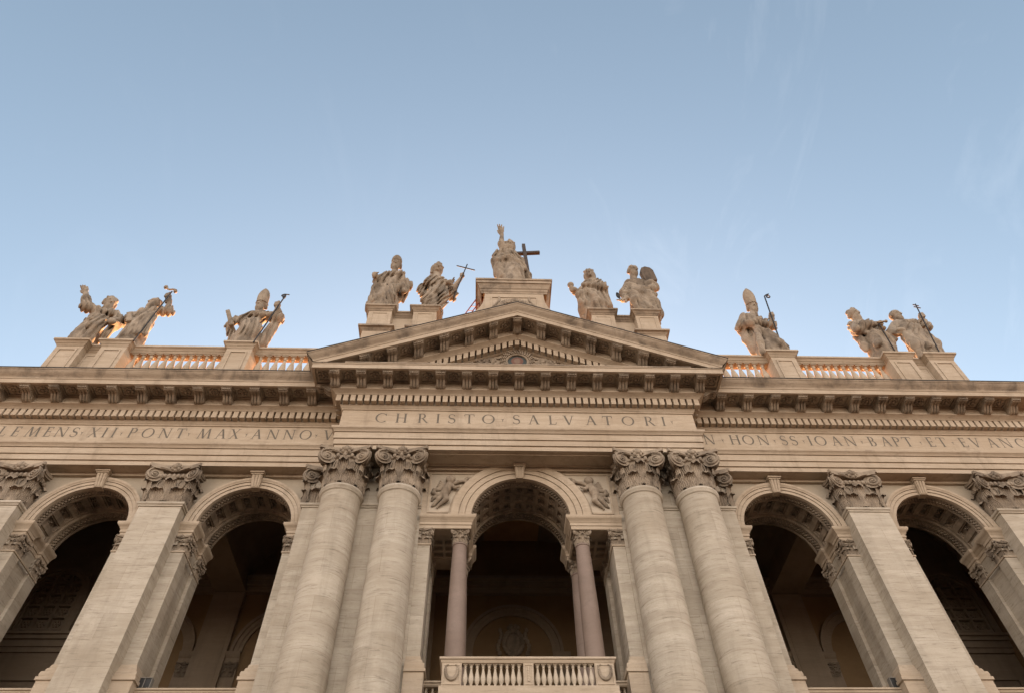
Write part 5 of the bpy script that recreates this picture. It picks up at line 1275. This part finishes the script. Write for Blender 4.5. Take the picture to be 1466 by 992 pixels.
# ------------------------------------------------------------------ winged children carved in the spandrels of the centre arch
def cherub(s):
    f = Fig(flat=True, k=.05); o = lambda x, z, dy=0.0: (s * x, z, dy)
    f.ell(o(-3.22, 21.78, -.2), (.17, .16, .18), 0)
    for k in range(7): f.ell(o(-3.22 + .15 * math.cos(k * .55 + .1), 21.84 + .15 * math.sin(k * .55 + .1), -.2), (.075, .09, .075), 0)
    f.cap(o(-3.19, 21.76, -.32), o(-3.18, 21.73, -.33), .025, .03, 0)
    f.chain([o(-3.28, 21.55, -.12), o(-3.40, 21.25, -.13), o(-3.48, 21.02, -.11)], [.16, .21, .20], 0)
    f.chain([o(-3.2, 21.55, -.15), o(-3.0, 21.34, -.2), o(-2.82, 21.42, -.2)], [.085, .08, .06], 0); f.chain([o(-3.15, 21.6, -.1), o(-2.85, 21.76, -.13), o(-2.58, 21.80, -.13)], [.085, .075, .06], 0)
    f.chain([o(-3.45, 20.98, -.14), o(-3.36, 20.66, -.2), o(-3.68, 20.38, -.12)], [.155, .125, .075], 0); f.cap(o(-3.68, 20.38, -.12), o(-3.76, 20.24, -.12), .05, .04, 0)
    f.chain([o(-3.52, 20.98, -.11), o(-3.72, 20.70, -.13), o(-3.92, 20.42, -.08)], [.145, .115, .07], 0); f.cap(o(-3.92, 20.42, -.08), o(-4.0, 20.36, -.08), .045, .035, 0)
    for k in range(6): f.cap(o(-3.42, 21.5 - .03 * k, -.06), o(-3.68 - .04 * k, 21.84 - .11 * k, -.05), .07, .055, 0, .03)
    for k in range(10):
        a = 2 * PI * k / 10; f.ell(o(-2.38 + .17 * math.cos(a), 21.86 + .15 * math.sin(a), -.08), (.085, .07, .085), 0)
    f.chain([o(-3.35, 21.1, -.15), o(-3.7, 20.98, -.1), o(-3.98, 21.12, -.08), o(-3.95, 21.32, -.07), o(-3.78, 21.36, -.07)], [.08, .10, .10, .08, .05], 0)
    f.chain([o(-3.6, 21.0, -.08), o(-3.95, 20.85, -.07), o(-4.02, 20.68, -.05)], [.08, .08, .05], 0)
    me = f.mesh('winged_child_relief', h=.022, fold=0)
    return me
for s in (1, -1):
    poly = [(s * -4.12, 20.1), (s * -4.12, 22.28)]
    for k in range(15):
        z = 22.28 - (22.28 - 20.1) * k / 14; poly.append((s * -(math.sqrt(3.24 ** 2 - (z - ZS) ** 2) if abs(z - ZS) < 3.24 else 0), z))
    if s > 0: poly = poly[::-1]
    pm = MB().prism(poly[::-1], .03, .06)
    o = part('spandrel_panel', pm, 'marble', BAS)
    fr_ = MB(); fr_.box(s * -4.2, s * -4.12, -.01, .06, 20.02, 22.36); fr_.box(s * -4.12, s * -2.15, -.01, .06, 22.28, 22.36); fr_.box(s * -4.12, s * -3.24, -.01, .06, 20.02, 20.1)
    part('panel_frame', fr_, 'trim', o)
    me = cherub(s); c = link('winged_child_relief', me, 'carved', o, (0, .06, H0))

# ------------------------------------------------------------------ small things resting on the building
for s, x, lab in ((-1, -14.15, 'black floodlight bank of three on the left loggia railing'), (1, 14.35, 'black floodlight bank of three on the right loggia railing')):
    e = empty('floodlight_bank', (x, 1.02, zr + H0), lab, 'floodlight', 'floodlights on the loggia railings')
    m = MB(); m.box(-.36, .36, -.02, .16, .03, .40); m.box(-.30, -.26, -.06, .2, 0, .05); m.box(.26, .30, -.06, .2, 0, .05)
    for k in range(4): m.box(-.38 + .2467 * k, -.36 + .2467 * k, -.08, .14, .03, .41)
    m.box(-.38, .38, -.08, .14, .40, .42)
    link('housing', m.mesh('housing', 0, False), 'grey', e)
    for k in range(3):
        l_ = MB().box(-.35 + .2467 * k, -.13 + .2467 * k, -.05, -.024, .05, .385)
        link('lamp', l_.mesh('lamp', 0, False), 'black', e)
e = empty('stair_railing', (0, .5, 34.4 + H0), 'thin red metal stair railing behind the pediment beside the central pedestal', 'railing')
m = MB()
for dx in (0, .34): m.tube([(-3.3 + dx, 0, 36.18 - 34.4 - .86), (-2.2 + dx, 0, 38.15 - 34.4)], .035, 6)
link('handrail', m.mesh('handrail', 40, False), 'red', e)
for k in range(6):
    x = -3.1 + k * .19; z = (x + 3.3) / 1.1 * 2.83 + .92; m = MB().tube([(x, 0, z), (x + .34, 0, z)], .022, 5)
    m.tube([(x + .34, 0, z), (x + .34, 0, 0)], .02, 5)
    link('upright', m.mesh('upright', 40, False), 'red', e)
